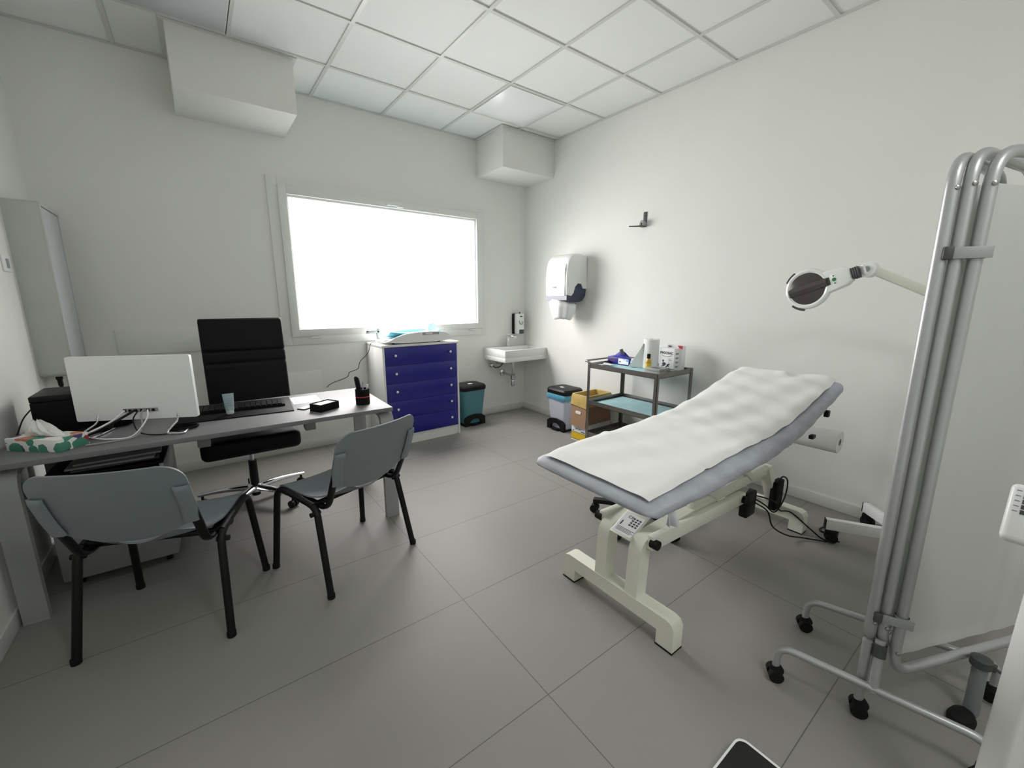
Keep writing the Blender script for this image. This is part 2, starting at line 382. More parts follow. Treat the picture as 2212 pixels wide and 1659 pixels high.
mb.box(1.66, 1.72, YB-.062, YB-.044, 2.228, 2.240, .003); mb.build('latch', WHITE, win)
for x in (.80, 2.46): MB().cyl((x, YB-.026, 1.03), (x+.085, YB-.026, 1.03), .008).build('hinge', WHITE, win)

# ------------------------------------------------------------------ ceiling lights
def sag(u_, v_):
    return .045*(1-abs(2*u_-1)**2.6)*(1-abs(2*v_-1)**2.6)
t = thing('ceiling_light', 'square bulging opal ceiling light near the corner box above the sink', 'ceiling light', (2.47, 3.22, H))
mb = MB(); mb.sheet(lambda a, b: (-.283+.566*a, -.283+.566*b, -sag(a, b)-.001), 20, 20, .003); mb.build('diffuser', DIFF, t, 80)
mb = MB(); frame_ring(mb, -.29, .29, -.29, .29, .012, -.0, .006, 0); mb.xf(Matrix.Rotation(pi/2, 4, 'X')); mb.build('light_frame', GRID, t)
t = thing('ceiling_light', 'flat bluish ceiling light panel over the desk, above the large white soffit', 'ceiling light', (.07, 3.22, H))
MB().box(-.28, .28, -.28, .28, -.001, .004, .001).build('diffuser', LIGHTP, t)
mb = MB(); frame_ring(mb, -.292, .292, -.292, .292, .014, .0, .005, 0); mb.xf(Matrix.Rotation(pi/2, 4, 'X')); mb.build('light_frame', GRID, t)

# ------------------------------------------------------------------ left wall
t = thing('light_box', 'tall grey wall-mounted light box with pale front panel beside the desk', 'light box', (XL, 3.745, .915))
mb = MB(); mb.prism(rrect(.43, .985, .03, 5, 0, .4925), 0, .137, 'x'); mb.build('housing', mat('light_box_grey', (186, 189, 185), .5), t)
mb = MB(); frame_ring(mb, -.215, .215, 0, .985, .024, 0, .012, .003); mb.xf(Matrix.Translation((.135, 0, 0))@Matrix.Rotation(pi/2, 4, 'Z')@Matrix.Translation((0, -.012, 0))); mb.build('front_frame', MATS['light_box_grey'], t)
MB().box(.132, .141, -.19, .19, .026, .959, .002).build('front_panel', LIGHTP, t)
MB().tube(catmull([(.06, -.12, .004), (.06, -.12, -.03), (.062, -.12, -.07), (.064, -.10, -.13), (.06, -.05, -.24)], 5), [.016]*5+[.012]*5+[.008]*5+[.004]*6, 10).build('plug_cable', BLACK, t)
t = thing('wall_switch', 'white switch plate on the left wall beside the grey light box', 'switch', (XL, 3.40, 1.55))
MB().box(0, .008, -.06, .06, -.042, .042, .003).build('plate', WHITE, t)
MB().box(.006, .012, -.016, .016, -.024, .024, .002).build('rocker', MGREY, t)

# ------------------------------------------------------------------ desk
DZ = .725
D = thing('desk', 'grey laminate office desk with grey steel end frames along the left wall', 'desk', (.895, 2.405, 0), RAD(-1.6))
MB().box(-1.652, 0, 0, .70, DZ-.024, DZ, .002).build('desktop', GREYTOP, D)
for x in (-.03, -1.60):
    mb = MB(); pts = fillet([(x, .035, 0), (x, .035, DZ-.044), (x, .665, DZ-.044), (x, .665, 0)], .09, 5)
    mb.tube(pts, (.04, .016) if False else (.016, .04), 4, up=None) if False else None
    # flat 80 x 30 mm section bent into a portal
    rings = []
    for i, p in enumerate(pts):
        tdir = (pts[min(i+1, len(pts)-1)]-pts[max(i-1, 0)]).normalized(); n = Vector((1, 0, 0)).cross(tdir)
        rings.append([p+Vector((.04, 0, 0))+n*.017, p+Vector((-.04, 0, 0))+n*.017, p+Vector((-.04, 0, 0))-n*.017, p+Vector((.04, 0, 0))-n*.017])
    mb.loft(rings).build('leg_frame', GREYLEG, D)
for x in (-.985, -.435): MB().box(x, x+.06, .385, .47, DZ-.175, DZ-.025, .004).build('hanging_bracket', GREYLEG, D)
MB().box(-1.56, -.06, .33, .37, DZ-.075, DZ-.025, .003).build('crossbar', GREYLEG, D)
for x in (-.03, -1.60):
    for y in (.035, .665): MB().box(x-.041, x+.041, y-.018, y+.018, 0, .012, .002).build('foot', MGREY, D)

# drawer pedestal below the desk
P = thing('drawer_pedestal', 'grey pedestal cabinet with open black top bay under the desk', 'pedestal', (-.435, 2.655, 0), RAD(-2))
mb = MB(); mb.box(-.215, .215, 0, .5, .05, .42, .003).box(-.215, -.197, 0, .5, .42, .556, .002).box(.197, .215, 0, .5, .42, .556, .002).box(-.197, .197, .48, .5, .42, .556, .001)
mb.build('body', GREYCAB, P)
mb = MB(); mb.box(-.197, .197, .02, .48, .42, .424).box(-.197, -.194, .01, .48, .424, .556).box(.194, .197, .01, .48, .424, .556).box(-.194, .194, .47, .48, .424, .556); mb.build('bay_lining', BLACKM, P)
MB().box(-.215, .215, 0, .5, .556, .570, .002).build('top_shelf', BLACKM, P)
for x in (-.17, .17):
    for y in (.06, .44): MB().cyl((x-.012, y, .025), (x+.012, y, .025), .025).box(x-.02, x+.02, y-.02, y+.02, .03, .052).build('caster', BLACK, P)
for i, (dx, dz, rz) in enumerate(((0, 0, 2), (-.01, .013, -2), (.012, .026, 1))):
    o = MB().box(-.16, .16, -.11, .11, 0, .010, .002).build('document_tray', MGREY if i else DGREY)
    tag(o, ('lowest of the three thin grey trays stacked under the desk', 'middle one of the three thin grey trays under the desk', 'topmost of the three thin grey trays under the desk')[i], 'tray', 'thin trays under the desk')
    o.location = (-.40+dx, 2.80+dx, .5703+dz); o.rotation_euler = (0, 0, RAD(rz))

# ------------------------------------------------------------------ desk things
t = thing('computer_monitor', 'white slim monitor seen from behind, standing on the desk', 'monitor', (-.283, 2.705, DZ), RAD(-25.7))
mb = MB(); mb.prism(rrect(.52, .315, .008, 3, 0, .2175), -.008, .012, 'y'); mb.build('back_shell', WHITE, t)
MB().box(-.25, .25, .012, .016, .075, .36, .002).build('screen', SCREENB, t)
MB().box(-.05, .05, -.0092, -.008, .338, .362).build('top_hatch', MATS['white_plastic'], t)
MB().box(-.06, .09, -.0105, -.008, .098, .116).build('port_strip', MGREY, t)
for i, x in enumerate((-.052, -.03, -.005, .02, .048, .07)):
    MB().box(x-.006, x+.006, -.013, -.0085, .100, .112).build('port', BLACK, t)
for x in (-.17, .17):
    MB().tube(fillet([(x, .0, .10), (x*1.02, -.015, .05), (x*1.1-.03, -.10, .006), (x*1.1+.05, -.11, .006), (x*1.04+.03, .05, .006)], .02, 4), .0045, 8).build('wire_foot', CHROME, t)
# cables behind the monitor (each one lies on its own)
def cable(name, pts, rad, m, label, n=7):
    return tag(MB().tube(catmull(pts, n), rad, 8).build(name, m), label, 'cable', 'cables behind the white monitor')
cable('power_cable', [(-.335, 2.708, .833), (-.38, 2.655, .80), (-.46, 2.63, .765), (-.52, 2.70, .735), (-.62, 2.76, .731)], .0045, WHITE, 'white cable running from the monitor towards the tissue box')
cable('power_cable', [(-.295, 2.685, .835), (-.33, 2.64, .82), (-.42, 2.645, .768), (-.50, 2.72, .733), (-.56, 2.78, .733)], .006, BLACK, 'thick black cable sloping from the middle of the monitor back')
cable('data_cable', [(-.262, 2.672, .836), (-.27, 2.63, .82), (-.27, 2.60, .77), (-.30, 2.57, .731), (-.40, 2.54, .731), (-.46, 2.545, .731)], .0036, MGREY, 'grey cable dropping from the monitor ports onto the desk')
cable('data_cable', [(-.285, 2.683, .83), (-.30, 2.62, .80), (-.285, 2.60, .745), (-.23, 2.56, .730), (-.16, 2.54, .730), (-.13, 2.57, .730)], .003, BLACK, 'thin black cable curving under the monitor to the right')
cable('data_cable', [(-.245, 2.663, .834), (-.25, 2.61, .80), (-.31, 2.59, .731), (-.40, 2.60, .731), (-.46, 2.67, .731)], .0036, LBL, 'pale cable looping on the desk beside the tissue box')
coil = []
for k in range(60):
    a = k*2*pi/13; coil.append((-.115+.055*cos(a)*(1+.1*sin(k)), 2.60+.028*sin(a), .729+.0035*(k//13)))
tag(MB().tube(coil, .0024, 6).build('coiled_cable', BLACK), 'small coil of black cable beneath the lower right of monitor', 'cable')
MB_adapter = MB().box(-.03, .03, -.06, .06, 0, .03, .006).build('power_adapter', BLACK)
tag(MB_adapter, 'black power adapter brick lying behind the white monitor', 'power adapter'); MB_adapter.location = (-.46, 2.80, DZ); MB_adapter.rotation_euler = (0, 0, RAD(-60))

t = thing('printer', 'squat black printer on the desk behind the white monitor', 'printer', (-.50, 2.975, DZ))
MB().box(-.17, .17, -.13, .13, .008, .165, .004).build('body', BLACKM, t)
mb = MB(); mb.box(-.17, .17, -.13, .13, .166, .195, .004); mb.build('lid', BLACK, t)
MB().box(-.02, .14, -.09, .07, .190, .1965, .002).build('paper_slot', BLACKM, t)
for x in (-.14, .14):
    for y in (-.1, .1): MB().cyl((x, y, 0), (x, y, .01), .012).build('foot', RUBBER, t)
tag(MB().tube(catmull([(-.675, 2.9, .86), (-.70, 2.85, .82), (-.72, 2.82, .76), (-.735, 2.82, .732)], 6), .003, 6).build('printer_cable', BLACK), 'thin black wire beside the printer against the left wall', 'cable')

T = thing('tissue_box', 'leaf-patterned tissue box with a white tissue sticking out, on desk corner', 'tissue box', (-.588, 2.63, DZ), RAD(-41))
mb = MB(); mb.box(-.125, .125, -.06, .06, 0, .056, .002); mb.build('carton', LEAF, T)
MB().prism([(.085*cos(2*pi*k/28), .022*sin(2*pi*k/28)) for k in range(28)], .0562, .0572).build('opening', mat('violet_slot', (92, 84, 120), .6), T)
mb = MB(); rg = []
for k in range(9):
    q = k/8; cx = -.006-.028*q; rx = .078*(1-q)**.9+.020; ry = .020+.012*sin(pi*q)-.012*q
    rg.append([(cx+rx*cos(2*pi*j/36)*(1+.10*q*sin(j*1.9)), ry*sin(2*pi*j/36)*(1+.35*sin(j*2.3+3*q)*min(1, 3*q)), .057+.060*q+.010*q*sin(j*1.3)) for j in range(36)])
mb.loft(rg); mb.build('tissue', PAPER, T, 60)

o = tag(MB().box(-.28, .28, -.20, .20, 0, .006, .002).build('desk_mat', mat('black_desk_mat', (8, 8, 9), .6, bump=.1, bscale=200, spec=.12)), 'black leather-look desk mat under the keyboard', 'desk mat')
o.location = (.135, 2.885, DZ); o.rotation_euler = (0, 0, RAD(-5))
t = thing('keyboard', 'black computer keyboard lying on the black desk mat', 'keyboard', (.16, 2.90, DZ+.0062), RAD(-6))
mb = MB(); mb.prism([(-.07, 0), (.07, 0), (.07, .018), (-.07, .012)], -.22, .22, 'x'); mb.build('base', BLACKM, t)
mb = MB()
for j in range(6):
    for i in range(15):
        x = -.205+i*.0285; y = -.055+j*.022
        mb.box(x-.011, x+.011, y-.009, y+.009, .0135+j*.0012, .019+j*.0012)
mb.build('keys', BLACK, t)
t = thing('computer_mouse', 'black mouse beside the keyboard just right of the monitor', 'mouse', (-.085, 2.955, DZ+.0062), RAD(-10))
MB().ball((0, 0, .014), .03, .05, .018).build('shell', BLACK, t)
MB().cyl((-.003, .025, .03), (.003, .025, .03), .008).build('wheel', DGREY, t)

t = thing('hand_cream_tube', 'clear pale blue cream tube standing on its white cap on the desk mat', 'tube', (.09, 2.785, DZ+.0062))
R_ = []
for k in range(9):
    a = k/8; z = .022+.095*a; rx = .0215+.006*a; ry = .019*(1-a)+.001
    R_.append([(rx*cos(2*pi*q/20), ry*sin(2*pi*q/20), z) for q in range(20)])
MB().loft(R_).build('tube_body', CLEAR, t)
MB().lathe([(.017, 0), (.019, .003), (.0195, .022), (.015, .024)]).build('cap', WHITEG, t)
mb = MB()
for k in range(4): mb.box(-.012, .012-.004*(k % 2), -.0165+.0018*k, -.0155+.0018*k, .05+.013*k, .0525+.013*k)
mb.build('printed_label', INKP, t)
def flatsheet(name, w_, h_, m, th=.0008): return MB().box(-w_/2, w_/2, -h_/2, h_/2, 0, th).build(name, m)
o = flatsheet('form_sheet', .16, .21, LBL); o.location = (.507, 2.93, DZ); o.rotation_euler = (0, 0, RAD(-3)); tag(o, 'printed white form lying on desk right of the mat', 'paper')
mb = MB()
for k in range(7): mb.box(-.065, .065-.02*(k % 3), -.085+.025*k, -.080+.025*k, .0008, .0011)
mb.build('printed_lines', INKP, o)
t = thing('card_holder', 'small dark-rimmed card lying left of the black note holder', 'card', (.463, 2.685, DZ), RAD(35))
MB().box(-.04, .04, -.028, .028, 0, .006, .002).build('rim', DGREY, t); MB().box(-.034, .036, -.022, .022, .006, .0072).build('card', LBL, t)
t = thing('note_holder', 'low black box holder filled with white note paper on the desk', 'note holder', (.55, 2.595, DZ), RAD(28))
mb = MB(); mb.box(-.066, .066, -.046, .046, 0, .004).box(-.066, .066, -.046, -.042, 0, .044, .001).box(-.066, .066, .042, .046, 0, .044, .001).box(-.066, -.062, -.046, .046, 0, .044, .001).box(.062, .066, -.046, .046, 0, .044, .001); mb.build('holder', BLACKM, t)
MB().box(-.058, .058, -.04, .04, .004, .039).build('note_paper', PAPER, t)
t = thing('pen_cup', 'black cylindrical pen cup with a red band on the desk', 'pen cup', (.775, 2.592, DZ))
MB().lathe([(.040, 0), (.042, .002), (.042, .098), (.038, .098), (.038, .004), (.002, .004)], cap=True).build('cup', BLACKM, t)
MB().lathe([(.0425, .047), (.0428, .048), (.0428, .052), (.0425, .053)]).build('band', RED, t)
o = MB().tube([(0, 0, 0), (0, 0, .02), (0, 0, .125), (0, 0, .145), (0, 0, .153)], [(.012, .022), (.014, .026), (.014, .027), (.012, .022), (.004, .008)], 14).build('spectacle_case', BLACKM)
tag(o, 'black rounded case leaning out of the pen cup', 'case'); o.location = (.765, 2.592, DZ+.03); o.rotation_euler = (RAD(2), RAD(-9), 0)
for i, (dx, dy, rx, ry, m, lb) in enumerate(((.012, -.006, 4, 8, WHITE, 'white pen standing in the middle of the pen cup'), (.022, .010, -4, 10, LBL, 'white pen at the right rim of the pen cup'), (.006, .016, -6, 4, mat('pale_blue_pen', (170, 190, 220), .4), 'pale blue pen at the back of the pen cup'))):
    t2 = thing('ballpoint_pen', lb, 'pen', (.775+dx, 2.592+dy, DZ+.006), 0, 'pens in the cup'); t2.rotation_euler = (RAD(rx), RAD(ry), 0)
    MB().cyl((0, 0, 0), (0, 0, .118), .0045, None, 10).build('barrel', m, t2); MB().cyl((0, 0, .118), (0, 0, .128), .002, None, 8).build('clicker', DGREY, t2); MB().box(-.001, .001, .0045, .0065, .085, .118).build('clip', CHROME, t2)

# ------------------------------------------------------------------ office chair
OC = thing('office_chair', 'black high-back office chair on a chrome five-star base behind the desk', 'office chair', (.19, 3.2, 0), pi)
MB().box(-.265, .265, -.20, .325, .43, .545, .035, 4).build('seat', LEATHER, OC)
bk = Matrix.Translation((-.055, -.20, .50))@Matrix.Rotation(RAD(4), 4, 'X')
def seam(z):
    return sum(.012*math.exp(-((z-q)/.008)**2) for q in (.435, .52))
rings = []
for k in range(75):
    z = .74*k/74; e_ = min(z, .74-z); t_ = max(0, (.03-e_)/.03); sh = math.sqrt(max(0, 1-t_*t_))*.6+.4
    th = .036*sh-seam(z)*.8
    rings.append([(x, y, z) for x, y in rrect(.49-.02*(1-sh), 2*th, min(.02, th*.9), 4)])
mb = MB(); mb.loft(rings); mb.xf(bk); mb.build('backrest', LEATHER, OC, 50)
mb = MB(); mb.bar((0, -.06, .415), (0, -.235, .415), .07, .02, .004).bar((-.03, -.235, .405), (-.05, -.255, .66), .07, .016, .004, (0, 1, 0)); mb.build('back_bracket', BLACK, OC)
MB().box(-.1, .1, -.09, .12, .395, .432, .01).build('seat_mechanism', BLACK, OC)
MB().cyl((0, 0, .25), (0, 0, .40), .014).build('gas_piston', CHROME, OC)
MB().cyl((0, 0, .045), (0, 0, .295), .027, .025).build('gas_sleeve', BLACK, OC)
MB().lathe([(.045, .075), (.05, .08), (.046, .118), (.03, .126)]).build('hub', CHROME, OC)
for k in range(5):
    a = RAD(90+72*k+180); d = Vector((cos(a), sin(a), 0)); s_ = Vector((-sin(a), cos(a), 0)); rings = []
    for q in range(9):
        tq = q/8; p = d*(.03+.305*tq)+Vector((0, 0, .100+.008*sin(pi*tq)-.016*tq)); w_ = .027-.010*tq; h_ = .022-.011*tq
        rings.append([p+s_*(w_*cos(2*pi*j/12))+Vector((0, 0, h_*sin(2*pi*j/12))) for j in range(12)])
    MB().loft(rings).build('base_leg', CHROME, OC)
    p = d*.315; mb = MB()
    for e_ in (-1, 1): mb.cyl(p+s_*(.006*e_)+Vector((0, 0, .025)), p+s_*(.024*e_)+Vector((0, 0, .025)), .025, None, 16)
    mb.cyl(p+Vector((0, 0, .03)), p+Vector((0, 0, .078)), .008); mb.build('caster', BLACK, OC)

# ------------------------------------------------------------------ visitor chairs
def visitor_chair(label, loc, rz):
    t = thing('visitor_chair', label, 'chair', loc, rz, 'visitor chairs in front of the desk')
    ER = (.0125, .021)
    for s_ in (-1, 1):
        fr = fillet([(s_*.272, .222, .0), (s_*.245, .175, .455), (s_*.238, -.115, .425)], [.07], 8)
        MB().tube(fr, .0155, 12).build('front_leg', BLACK, t)
        rl = fillet([(s_*.238, .02, .439), (s_*.24, -.135, .423), (s_*.262, -.222, 0)], [.05], 6)
        MB().tube(rl, .0155, 12).build('rear_leg', BLACK, t)
        MB().tube(fillet([(s_*.20, .06, .420), (s_*.205, -.17, .412), (s_*.213, -.262, .61)], [.05], 6), (.011, .018), 10).build('back_upright', BLACK, t)
        for (x, y) in ((s_*.272, .222), (s_*.262, -.222)): MB().lathe([(.0165, 0), (.0172, .003), (.0170, .022), (.0155, .024)], (x, y, 0), 14).build('foot_cap', RUBBER, t)
        MB().cyl((s_*.222, -.13, .395), (s_*.268, -.13, .395), .011).build('side_knob', RUBBER, t)
    mb = MB()
    for y in (.13, -.10): mb.bar((-.235, y, .425), (.235, y, .418), .022, .022, .004)
    mb.build('seat_support', BLACK, t)
    def seat(a, b):                                   # a across, b from rear to front
        x = (a-.5)*.455; y = -.215+.44*b; e = abs(2*a-1)
        d_ = max(0, (.17-.44*b)/.17); inset = 1-.45*(1-math.sqrt(max(0, 1-d_*d_)))*1.3
        d_ = max(0, (.44*b-.38)/.06); inset *= 1-.09*d_*d_
        y += .03*e*e*max(0, 1-b/.5)
        z = .452+.018*e*e - .05*max(0, (b-.8)/.2)**2*1.0 - .014*sin(pi*b)+ .018*max(0, (.2-b)/.2)**2
        return (x*inset, y, z)
    MB().sheet(seat, 18, 18, .007).build('seat', CHAIRP, t, 60)
    def back_pt(e, z, off=0):                         # curved shell, centre pushed to the rear
        q = (z-.47)/.33
        return Vector((0, -.212-.112*q-.036*(1-e*e)*(.45+.55*min(1, max(0, q)))-off, z))
    def half_w(z):
        w_ = .231-.034*max(0, (.62-z)/.15)**1.3
        rr = .07; d_ = z-(.803-rr)
        if d_ > 0: w_ -= rr-math.sqrt(max(0, rr*rr-d_*d_))
        return w_
    def back(a, b):
        e = 2*a-1; bb = sin(b*pi/2)
        zbot = .487+.078*abs(e)**2.2; ztop = .803
        z = zbot+(ztop-zbot)*bb; ze = .565+(ztop-.565)*bb
        x_ = e*half_w(ze); p = back_pt(x_/.231, z); p.x = x_; return p
    MB().sheet(back, 30, 22, .007).build('backrest', CHAIRP, t, 60)
    for s_ in (-1, 1):
        def sock(a, b, s_=s_):
            z = .548+.165*b; aa = 1-a if s_ > 0 else a; e = 1.02-.225*aa; h_ = .012*min(1, aa*6+.2)*min(1, (1-aa)*5+.1)*min(1, (1-b)*10+.3)
            x_ = e*half_w(max(.565, z)); p = back_pt(x_/.231, z, .0065+h_); p.x = s_*x_; return p
        MB().sheet(sock, 14, 14, .012).build('back_socket', CHAIRP, t, 50)
    return t
visitor_chair('grey plastic visitor chair with black legs nearest the left wall', (-.198, 2.187, 0), RAD(-21.8))
visitor_chair('grey plastic visitor chair with black legs at the right end of the desk', (.515, 2.174, 0), RAD(21.3))

# ------------------------------------------------------------------ chest of drawers and baby scale
CH = thing('chest_of_drawers', 'white chest with five deep blue drawers and white knobs below the window', 'chest of drawers', (1.29, 3.65, 0))
cw, cd, chh = .775, .43, .962
mb = MB(); mb.box(0, .02, 0, cd, 0, chh-.02, .001).box(cw-.02, cw, 0, cd, 0, chh-.02, .001).box(.02, cw-.02, cd-.01, cd, .0, chh-.02).box(.02, cw-.02, .01, cd-.01, .09, .10).box(.02, cw-.02, .012, .03, 0, .095)
mb.build('carcass', CARC, CH)
MB().box(-.004, cw+.004, -.006, cd, chh-.02, chh, .002).build('chest_top', CARC, CH)
dh = (.94-.100)/5
for k in range(5):
    z0 = .100+dh*k
    dr = MB().box(.022, cw-.022, -.002, .016, z0+.001, z0+dh-.001, .0012).build('drawer', BLUE, CH)
    MB().box(.04, cw-.04, .016, cd-.03, z0+.02, z0+dh-.03).build('drawer_box', CARC, dr)
    for x in (.115, .675): MB().lathe([(.004, 0), (.005, .008), (.011, .014), (.012, .02), (.008, .024)], (x, -.002, z0+dh*.55), 14, (0, -1, 0)).build('knob', WHITEG, dr)

BSC = thing('baby_scale', 'white baby weighing scale with a pale blue tray on the drawer chest', 'baby scale', (1.655, 3.80, chh))
def arch(n=24, lo=0):
    top = [(-.345, .030), (-.30, .034), (-.22, .068), (-.12, .095), (0, .105), (.15, .108), (.26, .094), (.33, .055), (.35, .035)]
    bot = [(.31, .020), (.2, .012), (0, .010), (-.18, .012), (-.30, .022)]
    a = [(p.x, p.y) for p in catmull([(x, y, 0) for x, y in top], 4)]; b = [(p.x, p.y) for p in catmull([(x, y, 0) for x, y in bot], 3)]
    return a+b
MB().prism(arch(), -.15, -.115, 'y').build('front_shell', WHITE, BSC)
MB().prism([(x, z*1.12) for x, z in arch()], .12, .15, 'y').build('back_shell', WHITE, BSC)
mb = MB(); mb.sheet(lambda a, b: (-.27+.52*a, -.115+.235*b, .052+.018*(2*a-1)**2+.045*(2*b-1)**2), 16, 10, .006); mb.build('tray', SCALEBLUE, BSC, 60)
MB().box(-.33, .33, -.115, .12, .016, .05, .01).build('base', WHITE, BSC)
MB().box(.03, .20, -.1525, -.149, .078, .098, .001).build('display', MGREY, BSC)
MB().box(.06, .13, -.154, -.1523, .083, .094).build('screen', LBL, BSC)
MB().box(-.36, .27, .152, .165, .118, .132, .003).build('measuring_rod', WHITE, BSC)
mb = MB(); mb.prism([(.25+.05*cos(2*pi*k/24), .125+.05*sin(2*pi*k/24)) for k in range(24)], .09, .098, 'y'); mb.build('head_rest', SCALEDISC, BSC)
mb = MB(); mb.box(-.44, -.31, .03, .07, .098, .128, .008).box(-.34, -.31, .03, .11, .05, .145, .006); mb.build('foot_slider', WHITE, BSC)
MB().cyl((-.425, .028, .118), (-.425, .034, .118), .006).build('slider_knob', BLACK, BSC)
for x in (-.24, .22):
    for y in (-.10, .10): MB().cyl((x, y, 0), (x, y, .018), .014).build('foot', BLACK, BSC)
tag(MB().tube(catmull([(1.40, 3.86, .97), (1.30, 3.90, .972), (1.275, 3.91, .955), (1.255, 3.94, .87), (1.19, 3.98, .79), (1.17, 4.0, .72), (1.10, 4.03, .69), (1.08, 4.06, .64), (.95, 4.08, .595), (.90, 4.085, .56)], 6), .0028, 6).build('scale_cable', BLACK), 'thin black wire from the baby scale down the wall left of the chest', 'cable')

# ------------------------------------------------------------------ pedal bins
def pedal_bin(label, loc, rz, body_m, bag=False):
    t = thing('pedal_bin', label, 'bin', loc, rz, 'pedal bins by the sink corner')
    def ring(w_, d_, z, rad=.04): return [(x, y, z) for x, y in rrect(w_, d_, rad, 5)]
    MB().loft([ring(.235, .20, .02), ring(.245, .21, .10), ring(.30, .25, .40)]).build('body', body_m, t)
    mb = MB(); mb.loft([ring(.315, .265, .395, .05), ring(.32, .27, .43, .05), ring(.30, .25, .448, .05), ring(.22, .17, .455, .04)]); mb.build('lid', BLACK, t)
    MB().box(-.03, .02, -.05, -.02, .4545, .458, .001).build('lid_label', LBL, t)
    arc = [(-.128, 0), (.128, 0), (.128, .10)]+[(.09*cos(RAD(a)), .075+.06*sin(RAD(a))) for a in range(20, 161, 20)]+[(-.128, .10)]
    inner = [(.075*cos(RAD(a)), .02+.07*sin(RAD(a))) for a in range(0, 181, 15)]
    mb = MB(); out = [(-.13, .0), (-.13, .085), (-.09, .115), (0, .128), (.09, .115), (.13, .085), (.13, 0), (.08, 0)]+[(.078*cos(RAD(a)), .018+.06*sin(RAD(a))) for a in range(10, 171, 16)]+[(-.08, 0)]
    mb.prism(out, -.128, -.098, 'y'); mb.box(-.13, .13, -.11, .11, 0, .022, .006); mb.build('foot_surround', BLACK, t)
    MB().box(-.055, .055, -.15, -.10, .008, .022, .005).build('pedal', BLACK, t)
    if bag:
        mb = MB()
        R_ = []
        for k, (w_, z) in enumerate(((.318, .392), (.325, .375), (.318, .345), (.305, .33))):
            R_.append([(x*(1+.015*sin(7*i+k)), y*(1+.015*cos(5*i+k)), z+.012*sin(3.1*i)*(k > 1)) for i, (x, y) in enumerate(rrect(w_, w_-.05, .05, 5))])
        mb.loft(R_, cap=False); mb.build('bag_rim', BAGBLUE, t, 60)
    return t
pedal_bin('teal pedal bin with black lid between the blue chest and sink', (2.335, 3.915, 0), RAD(2), TEAL)
pedal_bin('pale grey pedal bin with black lid and blue bag behind the cardboard box', (3.06, 3.14, 0), RAD(-90), BINGREY, True)

# ------------------------------------------------------------------ sink and dispensers
SK = thing('sink', 'white rectangular wall-hung ceramic sink in the room corner', 'sink', (2.655, 3.665, 0))
sw, sd = .605, .433
mb = MB(); z0, z1 = .682, .815
mb.box(0, sw, 0, sd, z0, z0+.05, .004).box(0, .03, 0, sd, z0+.045, z1, .006).box(sw-.03, sw, 0, sd, z0+.045, z1, .006).box(.03, sw-.03, 0, .03, z0+.045, z1, .006).box(.03, sw-.03, sd-.12, sd, z0+.045, z1, .006)
mb.build('basin', CERAM, SK)
mb = MB(); mb.box(.30-.018, .30+.018, .35, .385, z1, z1+.135, .008).bar((.30, .375, z1+.125), (.345, .25, z1+.118), .036, .022, .006); mb.cyl((.30, .345, z1), (.30, .345, z1+.06), .008); mb.build('faucet', CHROME, SK)
mb = MB(); mb.cyl((.27, .22, z0), (.27, .22, .50), .016).lathe([(.016, .50), (.03, .49), (.032, .44), (.022, .43), (.025, .42), (.025, .37), (.018, .355)], (.27, .22, 0), 18)
mb.tube([(.27, .22, .47), (.27, .43, .49)], .015, 12); mb.lathe([(.015, .0), (.04, -.006), (.044, -.014)], (.27, .418, .488), 18, (0, -1, 0)); mb.build('drain_trap', CHROME, SK)
mb = MB(); mb.lathe([(.012, 0), (.022, .004), (.024, .03), (.014, .04)], (.09, .425, .60), 16, (0, -1, 0)); mb.build('stop_valve', CHROME, SK)
MB().tube(catmull([(.09, .39, .60), (.13, .37, .572), (.19, .36, .585), (.24, .36, .64), (.26, .36, z0)], 6), .006, 8).build('supply_hose', DGREY, SK)
mb = MB(); mb.tube(catmull([(.16, .41, .625), (.2, .37, .61), (.26, .35, .64)], 6), .005, 8); mb.build('supply_hose', CHROME, SK)

t = thing('soap_dispenser', 'small white and black soap dispenser on the wall above the sink', 'soap dispenser', (3.125, YB, .955))
MB().box(-.058, .058, -.045, 0, 0, .245, .01).build('back_plate', BLACK, t)
MB().box(-.05, .058, -.105, -.04, .004, .245, .012).build('front_cover', WHITE, t)
MB().box(-.022, .050, -.108, -.10, .006, .055, .003).build('push_plate', DGREY, t)
MB().cyl((.01, -.07, .244), (.01, -.07, .262), .008).build('lock_knob', BLACK, t)
MB().box(-.012, .026, -.1065, -.104, .205, .218).build('label', INK, t)
MB().tube(catmull([(-.025, -.107, .165), (-.02, -.110, .14), (.0, -.112, .12), (.025, -.110, .125), (.03, -.107, .155)], 5), .0045, 8).build('emblem', MGREY, t)

TD = thing('paper_towel_dispenser', 'large white rounded paper towel dispenser with smoky lower part on right wall', 'towel dispenser', (XR, 3.225, 1.405))
def dprof(yh):                         # side profile in x (out of the wall is -x) and z
    return catmull([(-.002, yh, .40), (-.10, yh, .418), (-.20, yh, .405), (-.265, yh, .34), (-.287, yh, .22), (-.29, yh, .10), (-.285, yh, .0)], 5)
R_ = []
for yy, sc in ((-.16, .90), (-.155, .95), (-.14, .985), (-.10, 1), (.10, 1), (.14, .985), (.155, .95), (.16, .90)):
    pr = dprof(yy); cx, cz = -.145, .2
    ring = [(cx+(p.x-cx)*sc, yy, cz+(p.z-cz)*sc) for p in pr]
    # lower edge with the cut-out on the near side
    ring += [(-.22, yy, .0), (-.19, yy, .03), (-.17, yy, .09), (-.13, yy, .125), (-.08, yy, .12), (-.055, yy, .075), (-.002, yy, .07)]
    R_.append(ring)
MB().loft(R_).build('housing', WHITE, TD)
